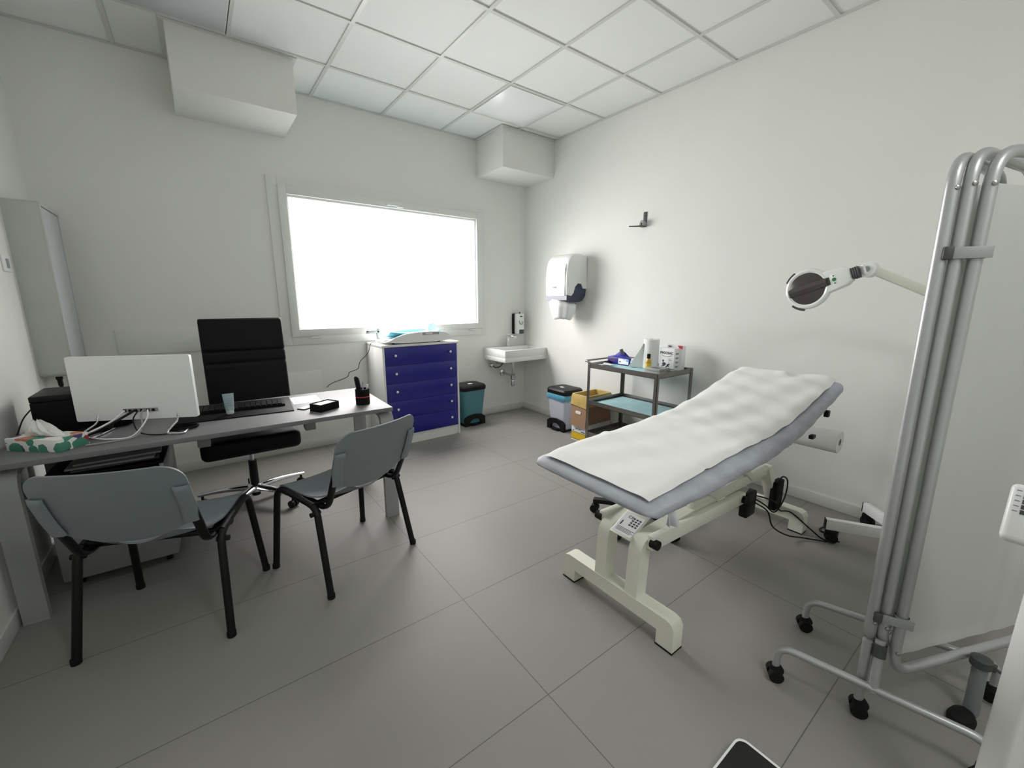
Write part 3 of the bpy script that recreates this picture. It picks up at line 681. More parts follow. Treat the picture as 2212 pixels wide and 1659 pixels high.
mb = MB(); mb.sheet(lambda a, b: (-.2935-.004*sin(pi*a)+.03*max(0, (b-.72)/.28)**2*1.0, -.135+.25*a, .004+.325*b), 10, 14, -.004); mb.build('front_panel', WHITEG, TD, 60)
pr = [(-.002, .30), (-.24, .30), (-.272, .02), (-.274, -.042), (-.20, -.060), (-.10, -.062), (-.05, -.045), (-.012, 0), (-.002, .06)]
MB().prism([(x, z) for x, z in pr], -.148, .148, 'y').build('lower_housing', SMOKE, TD)
mb = MB(); mb.box(-.301, -.2975, -.022, .032, .078, .092); mb.build('label', INKP, TD)
mb = MB()
for k in range(2): mb.box(-.3005, -.2975, -.018, .026, .045+.013*k, .052+.013*k)
mb.build('instructions', LIGHTP, TD)
def bag(a, b):
    th = 2*pi*a; w_ = (.62+.38*min(1, b/.35))*(1-.32*max(0, b-.35)**2/.42)
    fold = 1+.04*sin(9*th+2*b)+.02*sin(17*th-3*b)
    return (-.178+.125*cos(th)*w_*fold, .068*(1-min(1, b/.4))+.150*sin(th)*w_*fold, -.002-.232*b-.012*sin(3*th)*b)
mb = MB(); R_ = [[bag(i/40, j/12) for i in range(40)] for j in range(13)]; mb.loft(R_)
o = mb.build('paper_towel', TOWEL, None, 70); o.location = TD.location
tag(o, 'crumpled white paper hanging below the wall towel dispenser', 'paper towel')

t = thing('wall_camera', 'tiny grey device on a black angle bracket high on the right wall', 'camera', (XR, 2.40, 1.995))
mb = MB(); mb.box(-.006, 0, -.018, .018, 0, .128, .003); mb.build('bracket', DGREY, t)
mb = MB(); mb.prism([(-.006, -.02), (-.006, .02), (-.055, .02), (-.125, .075), (-.13, .07), (-.06, -.02)], 0, .008); mb.build('shelf', DGREY, t)
mb = MB(); mb.prism([(.024*cos(RAD(a)), .010+.045*max(0, sin(RAD(a)))) for a in range(0, 181, 15)]+[(-.024, .008), (.024, .008)], -.05, -.012, 'x'); mb.build('body', MGREY, t)
MB().box(-.0515, -.0505, -.006, .006, .014, .034).build('lens', BLACK, t)
MB().cyl((-.007, 0, .108), (-.004, 0, .108), .004).build('screw', CHROME, t)

# ------------------------------------------------------------------ steel trolley and what stands on it
TX0, TX1, TY0, TY1 = 2.70, 3.185, 1.79, 2.49
TR = thing('steel_trolley', 'three-tier stainless steel trolley behind the examination couch', 'trolley', (TX0, TY0, 0))
tw, tl = TX1-TX0, TY1-TY0
for x in (0, tw):
    for y in (0, tl):
        sx = 1 if x == 0 else -1; sy = 1 if y == 0 else -1
        mb = MB(); mb.box(min(x, x+sx*.028), max(x, x+sx*.028), min(y, y+sy*.003), max(y, y+sy*.003), .085, .827).box(min(x, x+sx*.003), max(x, x+sx*.003), min(y, y+sy*.028), max(y, y+sy*.028), .085, .827)
        mb.build('post', STEEL, TR)
        MB().cyl((x+sx*.014-.01, y+sy*.014, .035), (x+sx*.014+.01, y+sy*.014, .035), .035, None, 18).cyl((x+sx*.014, y+sy*.014, .04), (x+sx*.014, y+sy*.014, .086), .01).build('caster', BLACK, TR)
for z in (.785, .455, .165):
    mb = MB(); mb.box(.003, tw-.003, .003, tl-.003, z, z+.003); hh = .040
    mb.box(.003, .006, .003, tl-.003, z, z+hh).box(tw-.006, tw-.003, .003, tl-.003, z, z+hh).box(.006, tw-.006, .003, .006, z, z+hh).box(.006, tw-.006, tl-.006, tl-.003, z, z+hh)
    mb.build('shelf', STEEL, TR)
MB().tube(fillet([(.014, tl-.01, .828), (.014, tl+.02, .836), (.02, tl+.055, .838), (tw-.02, tl+.055, .838), (tw-.014, tl+.02, .836), (tw-.014, tl-.01, .828)], .03, 5), .0085, 10).build('push_handle', STEEL, TR)
for (y, z) in ((.014, .81), (tl-.014, .81), (.014, .48), (tl-.014, .48)): MB().cyl((-.003, y, z), (.001, y, z), .005, None, 10).build('rivet', BOLT, TR)
def liner(z, x0, x1, y0, y1, label, m=TRAYSHEET):
    mb = MB(); mb.sheet(lambda a, b: (x0+(x1-x0)*a, y0+(y1-y0)*b, z+.003+.0012*sin(9*a+5*b)*sin(7*b)), 16, 20, .0012)
    return tag(mb.build('tray_liner', m, None, 60), label, 'liner sheet')
liner(.7935, TX0+.02, TX1-.02, TY0+.03, TY1-.02, 'pale blue sheet lining the top shelf of the steel trolley')
liner(.4635, TX0+.025, TX1-.03, TY0+.02, TY1-.03, 'pale blue sheet lining the middle shelf of the steel trolley')
o = tag(MB().box(TX0+.06, TX1-.05, TY0+.10, TY1-.10, .1685, .182, .004).build('tray', DARKTRAY), 'dark flat tray on the bottom shelf of the steel trolley', 'tray')
SZ = .7985
t = thing('glove_box', 'blue carton of nitrile gloves with a white label on the trolley', 'glove box', (2.985, 2.275, SZ))
MB().box(0, .115, 0, .235, 0, .064, .001).build('carton', BOXBLUE, t)
MB().box(-.0012, 0, .004, .115, .008, .056).build('label', LBL, t)
mb = MB(); mb.box(-.0018, -.0012, .006, .03, .034, .054); mb.box(-.0018, -.0012, .04, .06, .046, .054); mb.build('label_print', SKYBL, t)
MB().box(-.0018, -.0012, .09, .102, .022, .034).build('label_mark', INK, t)
MB().box(-.0015, 0, .15, .225, .02, .045).build('side_print', mat('dull_red_print', (90, 40, 110), .5), t)
mb = MB(); mb.sheet(lambda a, b: (.02+.08*a, .05+.15*b, .064+.040*sin(pi*a)*sin(pi*b)*(1+.35*sin(11*a+6*b))), 16, 18, .003); mb.build('glove_bunch', NITRILE, t, 70)
MB().bar((.045, .10, .085), (.035, .12, .135), .035, .002, 0, (1, 0, 0)).build('flap', DGREY, t)
t = thing('small_jar', 'little white and blue jar beside the blue glove carton', 'jar', (2.985, 2.225, SZ))
MB().lathe([(.024, 0), (.026, .003), (.026, .05), (.022, .056)]).build('jar_body', SKYBL, t); MB().lathe([(.0265, .018), (.0265, .046)], cap=False).build('label', LBL, t); MB().lathe([(.021, .056), (.021, .07), (.018, .072)]).build('lid', WHITE, t)
t = thing('paper_roll', 'upright white kitchen paper roll standing on the trolley', 'paper roll', (3.045, 2.10, SZ))
MB().lathe([(.02, .004), (.02, 0), (.062, 0), (.064, .003), (.064, .245), (.062, .248), (.02, .248), (.02, .24)], cap=False).build('roll', PAPER, t)
MB().lathe([(.0195, .002), (.0195, .247), (.0175, .247), (.0175, .002)], cap=False).build('core', CARD, t)
mb = MB(); mb.sheet(lambda a, b: (-.045-.02*a-.05*a*(1-b), .046+.105*a*(1-b)**1.2-.01*a, .004+.205*b), 10, 10, .001); mb.build('loose_sheet', PAPER, t, 60)
t = thing('antiseptic_bottle', 'small bottle of yellow liquid with a black cap on the trolley', 'bottle', (2.925, 2.035, SZ))
MB().lathe([(.020, 0), (.023, .004), (.023, .07), (.018, .088), (.012, .098), (.012, .102)]).build('bottle_body', AMBER, t)
MB().lathe([(.0145, .10), (.0145, .135), (.012, .138)], seg=18).build('cap', BLACK, t); MB().lathe([(.0233, .03), (.0233, .062)], cap=False).build('label', mat('yellow_label', (214, 180, 60), .5), t)
t = thing('ice_bag_carton', 'white carton with dark lettering standing at the rear of the trolley', 'carton', (3.035, 1.875, SZ))
MB().box(0, .075, 0, .135, 0, .185, .001).build('carton', LBL, t)
fm = frame3((-.0006, .130, .138), (0, -1, 0), (0, 0, 1)); text('lettering', 'FRIGOSAC', .027, INK, fm, t, sx=.92, font_off=.0008)
mb = MB(); mb.tube(catmull([(-.001, .115, .128), (-.001, .085, .118), (-.001, .05, .120), (-.001, .025, .130)], 6), (.0008, .003), 6); mb.build('swoosh', INK, t)
fm = frame3((-.0006, .05, .085), (0, -1, 0), (0, 0, 1)); text('lettering', '2x', .026, MGREY, fm, t)
mb = MB(); mb.ball((-.001, .088, .055), .0015, .018, .014).ball((-.001, .098, .080), .0015, .008, .010).bar((-.001, .07, .03), (-.001, .04, .06), .002, .010).bar((-.001, .11, .035), (-.001, .085, .042), .002, .008).bar((-.001, .06, .055), (-.001, .045, .035), .002, .007); mb.build('figure_print', INK, t)
mb = MB()
for k in range(4): mb.box(.02, .06, -.0008, 0, .03+.035*k, .045+.035*k)
mb.build('side_print', MGREY, t)
t = thing('dressing_carton', 'white and red carton behind the lettered carton on the trolley', 'carton', (3.113, 1.855, SZ))
MB().box(0, .05, 0, .135, 0, .205, .001).build('carton', LBL, t)
MB().prism([(0, .206), (.045, .206), (.03, .186), (.0, .178)], -.001, .0, 'x').build('red_corner', RED, t)
MB().box(-.001, 0, .10, .125, .19, .198).build('print', INK, t)
for i, (x, y, z, rz, lb) in enumerate(((2.80, 1.845, 0, 3, 'grey flat instrument carton at the near end of the trolley top'), (2.812, 1.852, .0225, -2, 'grey flat carton lying on top of another at the trolley end'), (2.95, 1.83, 0, -4, 'grey flat carton in front of the lettered white carton'))):
    t = thing('flat_carton', lb, 'carton', (x, y, SZ+z), RAD(rz), 'grey flat cartons on the trolley')
    MB().box(0, .13 if i < 2 else .075, 0, .13 if i < 2 else .09, 0, .022, .001).build('carton', PACKGREY, t); MB().box(.015, .07, .03, .10 if i < 2 else .075, .022, .0225).build('print', DGREY, t)
for i, (y, x) in enumerate(((2.43, 2.79), (2.40, 2.85))):
    o = MB().sheet(lambda a, b: (-.05+.1*a, -.045+.09*b, .004+.004*sin(5*a+3*b)), 8, 8, .003).build('gauze_pad', PAPER, None, 60); o.location = (x, y, SZ+.001+.009*i); o.rotation_euler = (0, 0, .4*i)
    tag(o, ('white gauze pad at the handle end of the trolley top', 'upper white gauze pad, beside the blue glove carton')[i], 'gauze pad', 'gauze pads on the trolley')

# cardboard waste box
t = thing('cardboard_box', 'open cardboard waste box with yellow liner bag beside the trolley', 'cardboard box', (2.87, 2.632, 0))
bw_, bd_, bh_ = .33, .20, .465
mb = MB(); mb.box(0, .004, 0, bd_, 0, bh_).box(bw_-.004, bw_, 0, bd_, 0, bh_).box(.004, bw_-.004, 0, .004, 0, bh_).box(.004, bw_-.004, bd_-.004, bd_, 0, bh_).box(.004, bw_-.004, .004, bd_-.004, 0, .004); mb.build('carton', LBL, t)
mb = MB(); mb.sheet(lambda a, b: (-.003-.022*b+.01*0, bd_*a, .37-.215*b), 8, 8, .003).sheet(lambda a, b: (.005+.315*a, -.003-.014*b, .39-.20*b), 8, 8, .003); mb.build('flap', CARD, t, 60)
def ring_liner(k):
    return [(x+bw_/2, y+bd_/2) for x, y in rrect(bw_+.012-.03*k, bd_+.012-.03*k, .012, 4)]
mb = MB(); R_ = []
for (off, z) in ((.014, .355), (.013, .40), (.010, .45), (.004, .47), (-.012, .468), (-.016, .42), (-.018, .34)):
    R_.append([(x+bw_/2, y+bd_/2, z+.010*sin(2.3*i)*(off > .012)) for i, (x, y) in enumerate(rrect(bw_+2*off, bd_+2*off, .012, 4))])
mb.loft(R_, cap=False); mb.build('liner_bag', GOLDBAG, t, 70)
MB().box(.012, bw_-.012, .012, bd_-.012, .25, .255).build('waste', CARDIN, t)
mb = MB(); mb.box(-.0012, 0, .002, bd_-.002, .018, .085); mb.build('yellow_band', YELLOW, t)
MB().box(-.0018, -.0010, .002, bd_-.002, .085, .089).box(-.0018, -.0010, .002, bd_-.002, .014, .018).build('band_border', INK, t)
MB().prism(rrect(.07, .028, .012, 4, bd_*.52, .295), -.0165, -.0125, 'x').build('hand_hole', LBL, t)
text('lettering', 'UN 3291', .022, INK, frame3((-.0014, .150, .115), (0, -1, 0), (0, 0, 1)), t)
MB().box(-.0014, -.0006, .165, .185, .098, .106).box(-.0014, -.0006, .02, .075, .098, .106).build('small_print', INK, t)

# ------------------------------------------------------------------ examination couch
EC = thing('examination_couch', 'white-framed height-adjustable examination couch with a grey covered mattress', 'examination couch', (1.10, 1.01, 0))
OX, OY = 1.10, 1.01
prof = [(1.10, .690, .668), (1.14, .712, .655), (1.25, .722, .645), (1.5, .728, .642), (1.8, .738, .645), (2.02, .752, .652), (2.2, .775, .668), (2.4, .825, .708), (2.6, .872, .765), (2.80, .918, .835), (2.87, .930, .880)]
def interp(x, i):
    for a, b in zip(prof, prof[1:]):
        if a[0] <= x <= b[0]:
            t_ = (x-a[0])/(b[0]-a[0]); return a[i]*(1-t_)+b[i]*t_
    return prof[-1][i] if x > prof[-1][0] else prof[0][i]
def sm(x, i):                                      # smoothed profile
    return sum(interp(min(2.87, max(1.10, x+d)), i)*w_ for d, w_ in ((-.08, .15), (-.04, .2), (0, .3), (.04, .2), (.08, .15)))
rings = []; N = 60
for k in range(N+1):
    x = 1.10+1.77*k/N
    e_ = min(k, N-k)/N*1.77
    sh = 1 if e_ > .05 else math.sqrt(max(.0, 1-((.05-e_)/.05)**2))*.5+.5
    zt, zb = sm(x, 1), sm(x, 2); zm = (zt+zb)/2; hh = (zt-zb)/2*sh; hw = .305-(.025*(1-sh)*2)
    rr = []
    for q in range(40):
        a = 2*pi*q/40; c_, s_ = cos(a), sin(a)
        ey = math.copysign(abs(c_)**.32, c_)*hw; ez = math.copysign(abs(s_)**.55, s_)*hh
        wr = .0035*sin(31*x+5*s_)*sin(17*x+3*c_)*(abs(c_) > .8)
        rr.append((x-OX, 1.01+ey*(1+0)-OY+(wr if abs(c_) > .8 else 0), zm+ez+.002*sin(23*x)*s_))
    rings.append(rr)
MB().loft(rings).build('mattress', COVER, EC, 80)
E2 = lambda x, y, z: (x-OX, y-OY, z)
def cbox(mb, x0, x1, y0, y1, z0, z1, bev=.008): return mb.box(x0-OX, x1-OX, y0-OY, y1-OY, z0, z1, bev, 3)
# front foot: bar with turned-down ends
def foot_bar(xc, y0, y1, zt, hw=.033):
    mb = MB(); pl = [(y0-OY, 0), (y0-OY, zt-.03), (y0+.012-OY, zt-.008), (y0+.035-OY, zt), (y1-.035-OY, zt), (y1-.012-OY, zt-.008), (y1-OY, zt-.03), (y1-OY, 0), (y1-.075-OY, 0), (y1-.075-OY, zt-.068), (y0+.075-OY, zt-.068), (y0+.075-OY, 0)]
    pl = [(y, max(z, .006)) for y, z in pl]
    mb.prism(pl, xc-hw-OX, xc+hw-OX, 'x'); return mb
foot_bar(1.372, .735, 1.345, .135).build('foot_bar', CREAM, EC)
foot_bar(2.765, .765, 1.30, .135).build('foot_bar', CREAM, EC)
for xc, ya, yb in ((1.372, .735, 1.345), (2.765, .765, 1.30)):
    for y in (ya, yb-.075): MB().box(xc-.035-OX, xc+.035-OX, y-.001-OY, y+.076-OY, 0, .007).build('foot_pad', RUBBER, EC)
for y in (.945, 1.115):                             # leaning uprights at the foot end
    mb = MB(); pts = fillet([E2(1.372, y, .10), E2(1.385, y, .365), E2(1.75, y, .38)], .035, 5)
    rg = []
    for i, p in enumerate(pts):
        d = (pts[min(i+1, len(pts)-1)]-pts[max(i-1, 0)]).normalized(); n = Vector((0, 1, 0)).cross(d)
        rg.append([p+Vector((0, .03, 0))+n*.033, p+Vector((0, -.03, 0))+n*.033, p+Vector((0, -.03, 0))-n*.033, p+Vector((0, .03, 0))-n*.033])
    mb.loft(rg).build('upright', CREAM, EC)
for y, nm in ((.90, 'lift_arm'), (1.16, 'lift_arm')):
    MB().bar(E2(1.39, y, .385), E2(2.20, y, .350), .035, .062, .006).build(nm, CREAM, EC)
    for (x, z) in ((1.40, .385), (2.17, .352)): MB().cyl(E2(x, y-.034 if y < 1 else y+.034, z), E2(x, y, z), .020).build('pivot_cap', RUBBER, EC)
for y in (.94, 1.12):
    MB().bar(E2(1.75, y, .415), E2(2.55, y, .405), .04, .06, .01).build('rear_arm', CREAM, EC)
    MB().bar(E2(2.56, y, .42), E2(2.745, y, .10), .045, .06, .008, (0, 1, 0)).build('rear_upright', CREAM, EC)
mb = MB()
for y in (.82, 1.20): mb.bar(E2(1.25, y, .628), E2(2.05, y, .632), .03, .03, .003).bar(E2(2.08, y, .64), E2(2.75, y, .80), .03, .03, .003)
for x in (1.35, 1.95): mb.bar(E2(x, .82, .63), E2(x, 1.20, .63), .03, .025, .003)
mb.build('bed_frame', CREAM, EC)
for y in (.93, 1.10):
    MB().bar(E2(1.98, y, .41), E2(1.60, y, .625), .035, .035, .004, (0, 1, 0)).build('lift_strut', CREAM, EC)
    MB().bar(E2(2.35, y, .41), E2(2.04, y, .63), .035, .035, .004, (0, 1, 0)).build('lift_strut', CREAM, EC)
# tilted rating plate between the uprights
pm = frame3(E2(1.352, 1.082, .374), (0, -1, 0), (.14, 0, .068))
mb = MB(); mb.box(-.0, .112, 0, .165, -.006, 0, .002); mb.xf(pm); pl = mb.build('rating_plate', CREAM, EC)
mb = MB(); mb.box(.008, .104, .010, .124, 0, .0008); mb.xf(pm); mb.build('plate_label', LBL, pl)
pt = pm@Matrix.Translation((.020, .112, .001))@Matrix.Rotation(RAD(-90), 4, 'Z')
text('lettering', 'CE', .020, INK, pm@Matrix.Translation((.030, .098, .001)), pl, sx=1.1)
mb = MB()
for k in range(3):
    for j in range(4): mb.box(.056+.015*k, .066+.015*k, .062+.013*j, .070+.013*j, .0008, .0013)
for j in range(4): mb.box(.016, .102-.01*(j % 2), .040-.006*j, .042-.006*j, .0008, .0013)
mb.box(.018, .024, .05, .075, .0008, .0013)
mb.xf(pm); mb.build('plate_print', INK, pl)
# lift motor, control box, their leads
mb = MB(); mb.cyl(E2(2.30, .99, .30), E2(2.46, .99, .26), .04); mb.build('motor', MGREY, EC)
mb = MB(); mb.box(2.36-OX, 2.47-OX, .93-OY, .98-OY, .15, .30, .012); mb.build('motor_housing', BLACK, EC)
MB().box(2.62-OX, 2.72-OX, .885-OY, .925-OY, .135, .315, .008).build('control_box', BLACKM, EC)
for pts in ([(2.47, .95, .26), (2.53, .90, .24), (2.60, .87, .20), (2.63, .86, .15), (2.72, .83, .12), (2.72, .72, .06), (2.74, .66, .02), (2.80, .60, .012)],
            [(2.47, .95, .22), (2.50, .88, .18), (2.52, .85, .09), (2.60, .80, .03), (2.68, .74, .012), (2.76, .62, .012)],
            [(2.67, .90, .315), (2.70, .89, .335), (2.745, .88, .30), (2.75, .88, .22), (2.70, .88, .16), (2.60, .88, .14), (2.52, .90, .20), (2.47, .94, .24)]):
    MB().tube(catmull([E2(*p) for p in pts], 7), .0042, 8).build('lead', BLACK, EC)
# paper roll on its holder under the head end
mb = MB(); mb.cyl(E2(2.85, .70, .577), E2(2.85, 1.30, .577), .008).bar(E2(2.85, 1.27, .577), E2(2.72, 1.27, .80), .02, .01, .002, (0, 1, 0)); mb.build('roll_holder', BLACK, EC)
for y in (.715,): MB().box(2.64-OX, 2.67-OX, y-OY-.012, y-OY+.01, .755, .79, .003).box(2.46-OX, 2.50-OX, y-OY-.012, y-OY+.01, .668, .688, .003).build('frame_clip', BLACK, EC)
t = thing('couch_roll', 'roll of white couch paper hanging under the head of the couch', 'paper roll', (2.85, .685, .577))
MB().lathe([(.022, 0), (.064, 0), (.066, .003), (.066, .53), (.064, .533), (.022, .533)], (0, 0, 0), 30, (0, 1, 0), cap=False).build('roll', PAPER, t)
MB().lathe([(.0215, -.001), (.0215, .533), (.014, .533), (.014, -.001), (.0215, -.001)], (0, 0, 0), 24, (0, 1, 0), cap=False).build('core', MGREY, t)
# crumpled paper sheet spread over the couch
def psheet(a, b):
    x = 1.135+1.725*a; y = .748+.535*b
    y += .012*sin(4.2*x+.6)*(1-b)*.8-.010*sin(3*x)*b*.4
    if a < .08: y += (.5-b)*.02*(1-a/.08)
    zz = sm(x, 1)+.0045
    e_ = abs(2*b-1); zz -= .010*max(0, (e_-.8)/.2)**2
    wr = .0022*sin(21*x+9*y)*sin(13*y-4*x)+.0016*sin(37*x-15*y+2)+.0016*sin(9*x+31*y)
    wr *= 1+1.2*max(0, min(1, (x-1.7)/.4))
    cr = .007*math.exp(-((x-1.50-.02*b)/.012)**2)+.004*math.exp(-((x-1.97+.05*b)/.014)**2)
    if x > 2.75: cr += .020*math.exp(-((x-2.82)/.03)**2-((y-1.0)/.035)**2)
    return (x, y, zz+wr*.8+cr+.0095)
tag(MB().sheet(psheet, 120, 44, .0012).build('couch_paper', CPAPER, None, 70), 'creased white paper sheet spread along the examination couch', 'paper sheet')
MB().sheet(lambda a, b: E2(1.21+.035*a+.02*b, .725+.02*sin(5*a)*b, .66-.065*b), 8, 8, .003).build('cover_knot', mat('cover_knot_fabric', (205, 208, 212), .6, bump=.5, bscale=30), EC, 60)

# stool under the couch
ST = thing('swivel_stool', 'black five-star stool base on casters under the couch', 'stool', (2.09, 1.455, 0))
for k in range(5):
    a = RAD(119+72*k); d = Vector((cos(a), sin(a), 0)); s_ = Vector((-sin(a), cos(a), 0))
    MB().bar(d*.02+Vector((0, 0, .10)), d*.285+Vector((0, 0, .078)), .042, .03, .006).build('base_leg', BLACK, ST)
    p = d*.275; mb = MB()
    for e_ in (-1, 1): mb.cyl(p+s_*(.005*e_)+Vector((0, 0, .027)), p+s_*(.025*e_)+Vector((0, 0, .027)), .027, None, 16)
    mb.cyl(p+Vector((0, 0, .03)), p+Vector((0, 0, .075)), .008); mb.build('caster', BLACK, ST)
MB().cyl((0, 0, .08), (0, 0, .36), .025).build('column', BLACK, ST)
MB().lathe([(.02, .34), (.17, .35), (.18, .37), (.18, .40), (.165, .415), (.01, .418)], seg=32).build('seat', LEATHER, ST)

# ------------------------------------------------------------------ magnifier lamp
ML = thing('magnifier_lamp', 'white magnifier lamp on a wheeled star base behind the folding screen', 'magnifier lamp', (2.95, .33, 0))
L2 = lambda x, y, z: (x-2.95, y-.33, z)
for k in range(5):
    a = RAD(118-72*k); d = Vector((cos(a), sin(a), 0)); s_ = Vector((-sin(a), cos(a), 0)); ln = .385 if k == 0 else .36
    if k == 2 or k == 3 or k == 4: ln = .29
    MB().bar(d*.03+Vector((0, 0, .115)), d*ln+Vector((0, 0, .108)), .034, .062, .003).build('base_leg', WHITE, ML)
    MB().box(-.018, .018, 0, .004, .078, .138, 0, 2, Matrix(((-s_.x, d.x, 0, d.x*ln), (-s_.y, d.y, 0, d.y*ln), (0, 0, 1, 0), (0, 0, 0, 1)))).build('end_cap', BLACK, ML)
    p = d*(ln-.035); mb = MB()
    for e_ in (-1, 1): mb.cyl(p+s_*(.006*e_)+Vector((0, 0, .03)), p+s_*(.024*e_)+Vector((0, 0, .03)), .03, None, 16)
    mb.box(-.02, .02, -.03, .03, .035, .08, .008, 2, Matrix.Translation(p)); mb.build('caster', BLACK, ML)
MB().cyl((0, 0, .08), (0, 0, 1.22), .018).build('post', WHITE, ML)
MB().lathe([(.05, .08), (.05, .14), (.025, .16)]).build('hub', WHITE, ML)
MB().bar(L2(2.94, .33, 1.345), L2(2.805, .655, 1.522), .036, .042, .006).build('spring_arm', CREAM, ML)
MB().lathe([(.02, 1.2), (.026, 1.22), (.026, 1.33), (.014, 1.35)]).build('arm_joint', WHITE, ML)
hc = Vector(L2(2.78, .925, 1.432)); n_ = Vector((-.99, .06, .05)).normalized()     # lens looks at the room
elb = Vector(L2(2.795, .672, 1.525)); hd = (elb-hc); hd = (hd-n_*hd.dot(n_)).normalized(); sd_ = n_.cross(hd)
hm = Matrix((hd, sd_, n_)).transposed().to_4x4(); hm.translation = hc                # x towards the arm
mb = MB(); pr = [(.088, -.022), (.108, -.018), (.113, 0), (.108, .016), (.098, .020), (.088, .016)]
mb.lathe(pr+[pr[0]], (0, 0, 0), 40, None, False); mb.xf(hm); mb.build('lamp_head', WHITEG, ML)
mb = MB(); mb.lathe([(.092, .006), (.09, .014), (.07, .020), (.001, .026)], seg=40); mb.box(.06, .118, -.026, .026, .004, .020, .006); mb.loft([[(x, y*(1-.25*abs(x)/.085), z) for y, z in ((-.034, .012), (-.026, .026), (0, .033), (.026, .026), (.034, .012))] for x in (-.088, -.06, -.02, .03, .07, .098)]); mb.xf(hm); mb.build('lens_cover', LENSCOV, ML)
mb = MB(); mb.lathe([(.086, -.02), (.086, -.012), (.001, -.010)], seg=32); mb.xf(hm); mb.build('head_back', WHITE, ML)
for a in (128, 232):
    mb = MB(); pts = [(.116*cos(RAD(a+d)), .116*sin(RAD(a+d)), 0) for d in range(-16, 17, 4)]; mb.tube(pts, (.012, .007), 8, up=(0, 0, 1)); mb.xf(hm); mb.build('grip', DGREY, ML)
mb = MB(); mb.loft([[(x, y, z) for y, z in rrect(w_, h_, .008, 3)] for x, w_, h_ in ((.085, .12, .036), (.13, .112, .042), (.18, .10, .044), (.207, .066, .040))]); mb.xf(hm); mb.build('head_neck', WHITEG, ML)
mb = MB(); mb.box(.118, .146, -.03, .03, .016, .0215, .003); mb.xf(hm); kp = mb.build('switch_panel', WHITE, ML)
mb = MB(); mb.lathe([(.0095, .021), (.0095, .0235), (.007, .024)], (.132, 0, 0), 18); mb.xf(hm); mb.build('power_button', GREEN, kp)
mb = MB(); mb.ball((.132, .02, .022), .0035).ball((.132, -.02, .022), .0035); mb.xf(hm); mb.build('dimmer_button', DGREY, kp)
nk0 = hm@Vector((.205, 0, 0)); nk1 = hm@Vector((.243, 0, .004))
mb = MB(); mb.bar(nk0, nk1, .050, .050, .006, n_)
for k in range(4):
    q = nk0+(nk1-nk0)*(k+.5)/4; mb.bar(q, q+(nk1-nk0).normalized()*.005, .056, .055, .002, n_)
mb.build('bellows', DGREY, ML)
mb = MB(); mb.bar(nk1, elb, .05, .045, .01, n_).bar(nk1+(elb-nk1)*.1, nk1+(elb-nk1)*.5, .064, .034, .008, n_); mb.cyl(elb-n_*.03, elb+n_*.03, .038, None, 24); mb.build('elbow', WHITE, ML)
mb = MB(); mb.cyl(elb-n_*.046+Vector((0, 0, .012)), elb-n_*.03+Vector((0, 0, .012)), .022).cyl(elb+n_*.03, elb+n_*.036, .014); mb.build('elbow_knob', MGREY, ML)
tag(MB().tube(catmull([(3.02, .62, .05), (2.97, .66, .018), (2.90, .66, .006), (2.86, .70, .006), (2.90, .72, .006), (2.98, .67, .02)], 6), .005, 8).build('lamp_cable', BLACK), 'black power lead curled beside the lamp caster near the wall', 'cable')

# ------------------------------------------------------------------ folding screen
FS = thing('folding_screen', 'three-panel folding privacy screen with silver tubes and pale fabric at right', 'folding screen', (1.64, .21, 0))
F2 = lambda x, y, z: Vector((x-1.64, y-.21, z))
TUBE = .0150
lean = .012/1.4
def screen_frame(x0, y0, ang, wdt, zb, zt, nm='frame'):
    d = Vector((cos(ang), sin(ang), 0))
    P_ = lambda s_, z: F2(x0, y0+lean*(z-.25), z)+d*s_
    pts = fillet([P_(wdt*.5, zb), P_(0, zb), P_(0, zt), P_(wdt, zt), P_(wdt, zb), P_(wdt*.5, zb)], .085, 8)
    fr = MB().tube(pts, TUBE, 14, cap=False).build(nm, ALU, FS)
    cu = MB().sheet(lambda a, b: P_(TUBE+.004+(wdt-2*TUBE-.008)*a, zb+.062+(zt-zb-.142)*b)+Vector((-d.y, d.x, 0))*.0012*sin(a*30+1.5*sin(9*a)), 90, 4, .0015).build('curtain', CURT, FS, 80)
    n2 = Vector((-d.y, d.x, 0))
    for z in (zt-.085, zb+.085):
        MB().lathe([(.0065, 0), (.0065, .003), (.003, .005)], P_(0, z)+(-d*.5-n2*.86).normalized()*(TUBE-.001), 12, (-d*.5-n2*.86).normalized()).build('screw', BOLT, fr)
    return d
A3 = math.atan2(-.206, .48)
screen_frame(1.630, .235, A3+RAD(17), .42, .275, 1.745)
screen_frame(1.648, .2065, A3+RAD(12), .42, .265, 1.752)
screen_frame(1.664, .171, A3, .66, .19, 1.748)
def caster(p, ang=0):
    m_ = Matrix.Translation(p)@Matrix.Rotation(ang, 4, 'Z'); mb = MB()
    for e_ in (-1, 1): mb.cyl((.006*e_, 0, .024), (.026*e_, 0, .024), .024, None, 18)
    mb.tube([(0, -.012, .03), (0, 0, .045), (0, .004, .058)], [(.02, .022), (.022, .02), (.016, .014)], 12); mb.xf(m_); return mb.build('caster', RUBBER, FS)
# single leg under the first pole
MB().cyl(F2(1.637, .229, .05), F2(1.631, .234, .285), .0135, None, 14).build('pole_leg', ALU, FS); caster(F2(1.637, .226, 0), RAD(20))
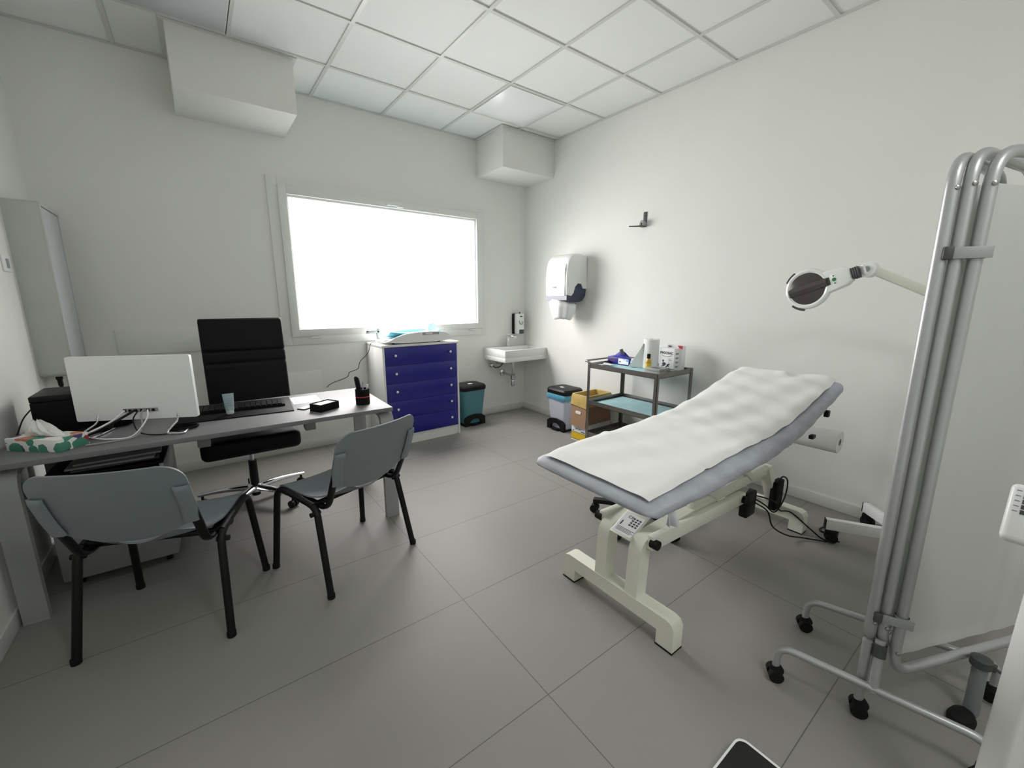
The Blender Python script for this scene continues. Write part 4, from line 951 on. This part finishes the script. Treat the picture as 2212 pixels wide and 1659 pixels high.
# two cross feet
for (a, b) in (((1.556, .452), (1.665, -.055)), ((1.915, .478), (2.075, -.04))):
    a, b = Vector(a), Vector(b); d = (b-a).normalized()
    pts = fillet([F2(a.x, a.y, .045), F2(a.x, a.y, .14), F2(b.x, b.y, .14), F2(b.x, b.y, .045)], .05, 7)
    MB().tube(pts, .0125, 12).build('cross_foot', ALU, FS)
    caster(F2(a.x, a.y, 0), RAD(35)); caster(F2(b.x, b.y, 0), RAD(-20))
MB().cyl(F2(1.612, .196, .13), F2(1.646, .2065, .30), .0145, None, 14).build('foot_socket', ALU, FS)
MB().cyl(F2(1.634, .203, .245), F2(1.642, .2055, .285), .019, None, 14).build('collar', DGREY, FS)
# the clips that hold the folded panels together
for z in (1.495, .385):
    y3, y2 = .171+lean*(z-.25), .2065+lean*(z-.25)
    p3, p2 = F2(1.664, y3, z), F2(1.648, y2, z)
    pp = p2+(p2-p3).normalized()*.016; vv = Vector((-.80, -.60, 0))*.021
    cl = MB().bar(p3+vv-(p2-p3).normalized()*.02, pp+vv, .004, .03, .001).build('panel_clip', ALUB, FS)
    MB().bar(pp+vv*1.02, pp+vv*1.02+(p2-p3).normalized()*.022, .012, .034, .004).build('clip_pad', DGREY, cl)
    mb = MB(); mb.lathe([(.0175, -.015), (.0200, -.012), (.0200, .012), (.0175, .015)], p3, 18, None, False); mb.build('clip_ring', ALUB, cl)

# ------------------------------------------------------------------ right edge
t = thing('equipment_stand', 'short grey post with dark clamp and oval black foot below the screen rail', 'stand', (1.915, .01, 0))
MB().cyl((.02, -.015, .012), (.03, -.01, .20), .020, .019).build('post', POSTG, t)
mb = MB(); mb.lathe([(.026, .185), (.027, .19), (.027, .212), (.020, .216)], (.03, -.01, 0), 18); mb.box(.038, .056, -.045, -.02, .175, .2, .003); mb.build('clamp', DGREY, t)
R_ = [[(-.035+x*.9-.02*y*8, y, z) for x, y in [(.055*s_*cos(2*pi*k/24), .034*s_*sin(2*pi*k/24)) for k in range(24)]] for s_, z in ((1, 0), (1.02, .012), (.85, .026), (.4, .034))]
MB().loft(R_).build('oval_foot', RUBBER, t)
MB().tube(catmull([(.055, -.035, .185), (.075, -.075, .15), (.075, -.115, .08), (.05, -.13, .02)], 6), .005, 8).build('hose', DGREY, t)

t = thing('display_column', 'white upright column with a keypad head at the right edge of photo', 'column scale', (1.437, -.070, 0))
MB().box(-.03, .03, -.03, .03, .01, 1.3, .012, 3, Matrix.Rotation(RAD(-38), 4, 'Z')).build('column', WHITE, t)
MB().box(-.13, .13, -.16, .10, 0, .02, .006).build('base', MGREY, t)
hb = frame3((.060, .095, .876), (0, -1, 0), (.42, 0, .91))
MB().box(.0, .20, -.062, .075, -.085, .0, .012, 3, hb).build('display_head', WHITE, t)
mb = MB()
for k in range(5): mb.box(.022, .10, .058-.0125*k-.005, .058-.0125*k+.005, -.001, .0015)
mb.xf(hb); mb.build('keys', DGREY, t)
mb = MB()
for k in range(5): mb.box(.010, .018, .057-.0125*k, .059-.0125*k, -.001, .0008)
mb.xf(hb); mb.build('key_marks', INKP, t)
mb = MB(); mb.bar((.02, 0, .86), (.12, .02, .86), .05, .05, .01); mb.build('head_bracket', WHITE, t)

t = thing('floor_scale', 'flat black weighing platform with thin white rim at the bottom edge', 'floor scale', (1.195, .415, 0))
MB().prism(rrect(.42, .42, .03, 6, -.21, -.21), .012, .05).build('rim', WHITEG, t)
MB().prism(rrect(.404, .408, .025, 6, -.212, -.211), .048, .0525).build('platform', mat('black_mat', (12, 12, 13), .5, vary=.1), t)
for x in (-.36, -.06):
    for y in (-.36, -.06): MB().cyl((x, y, 0), (x, y, .014), .015).build('foot', RUBBER, t)
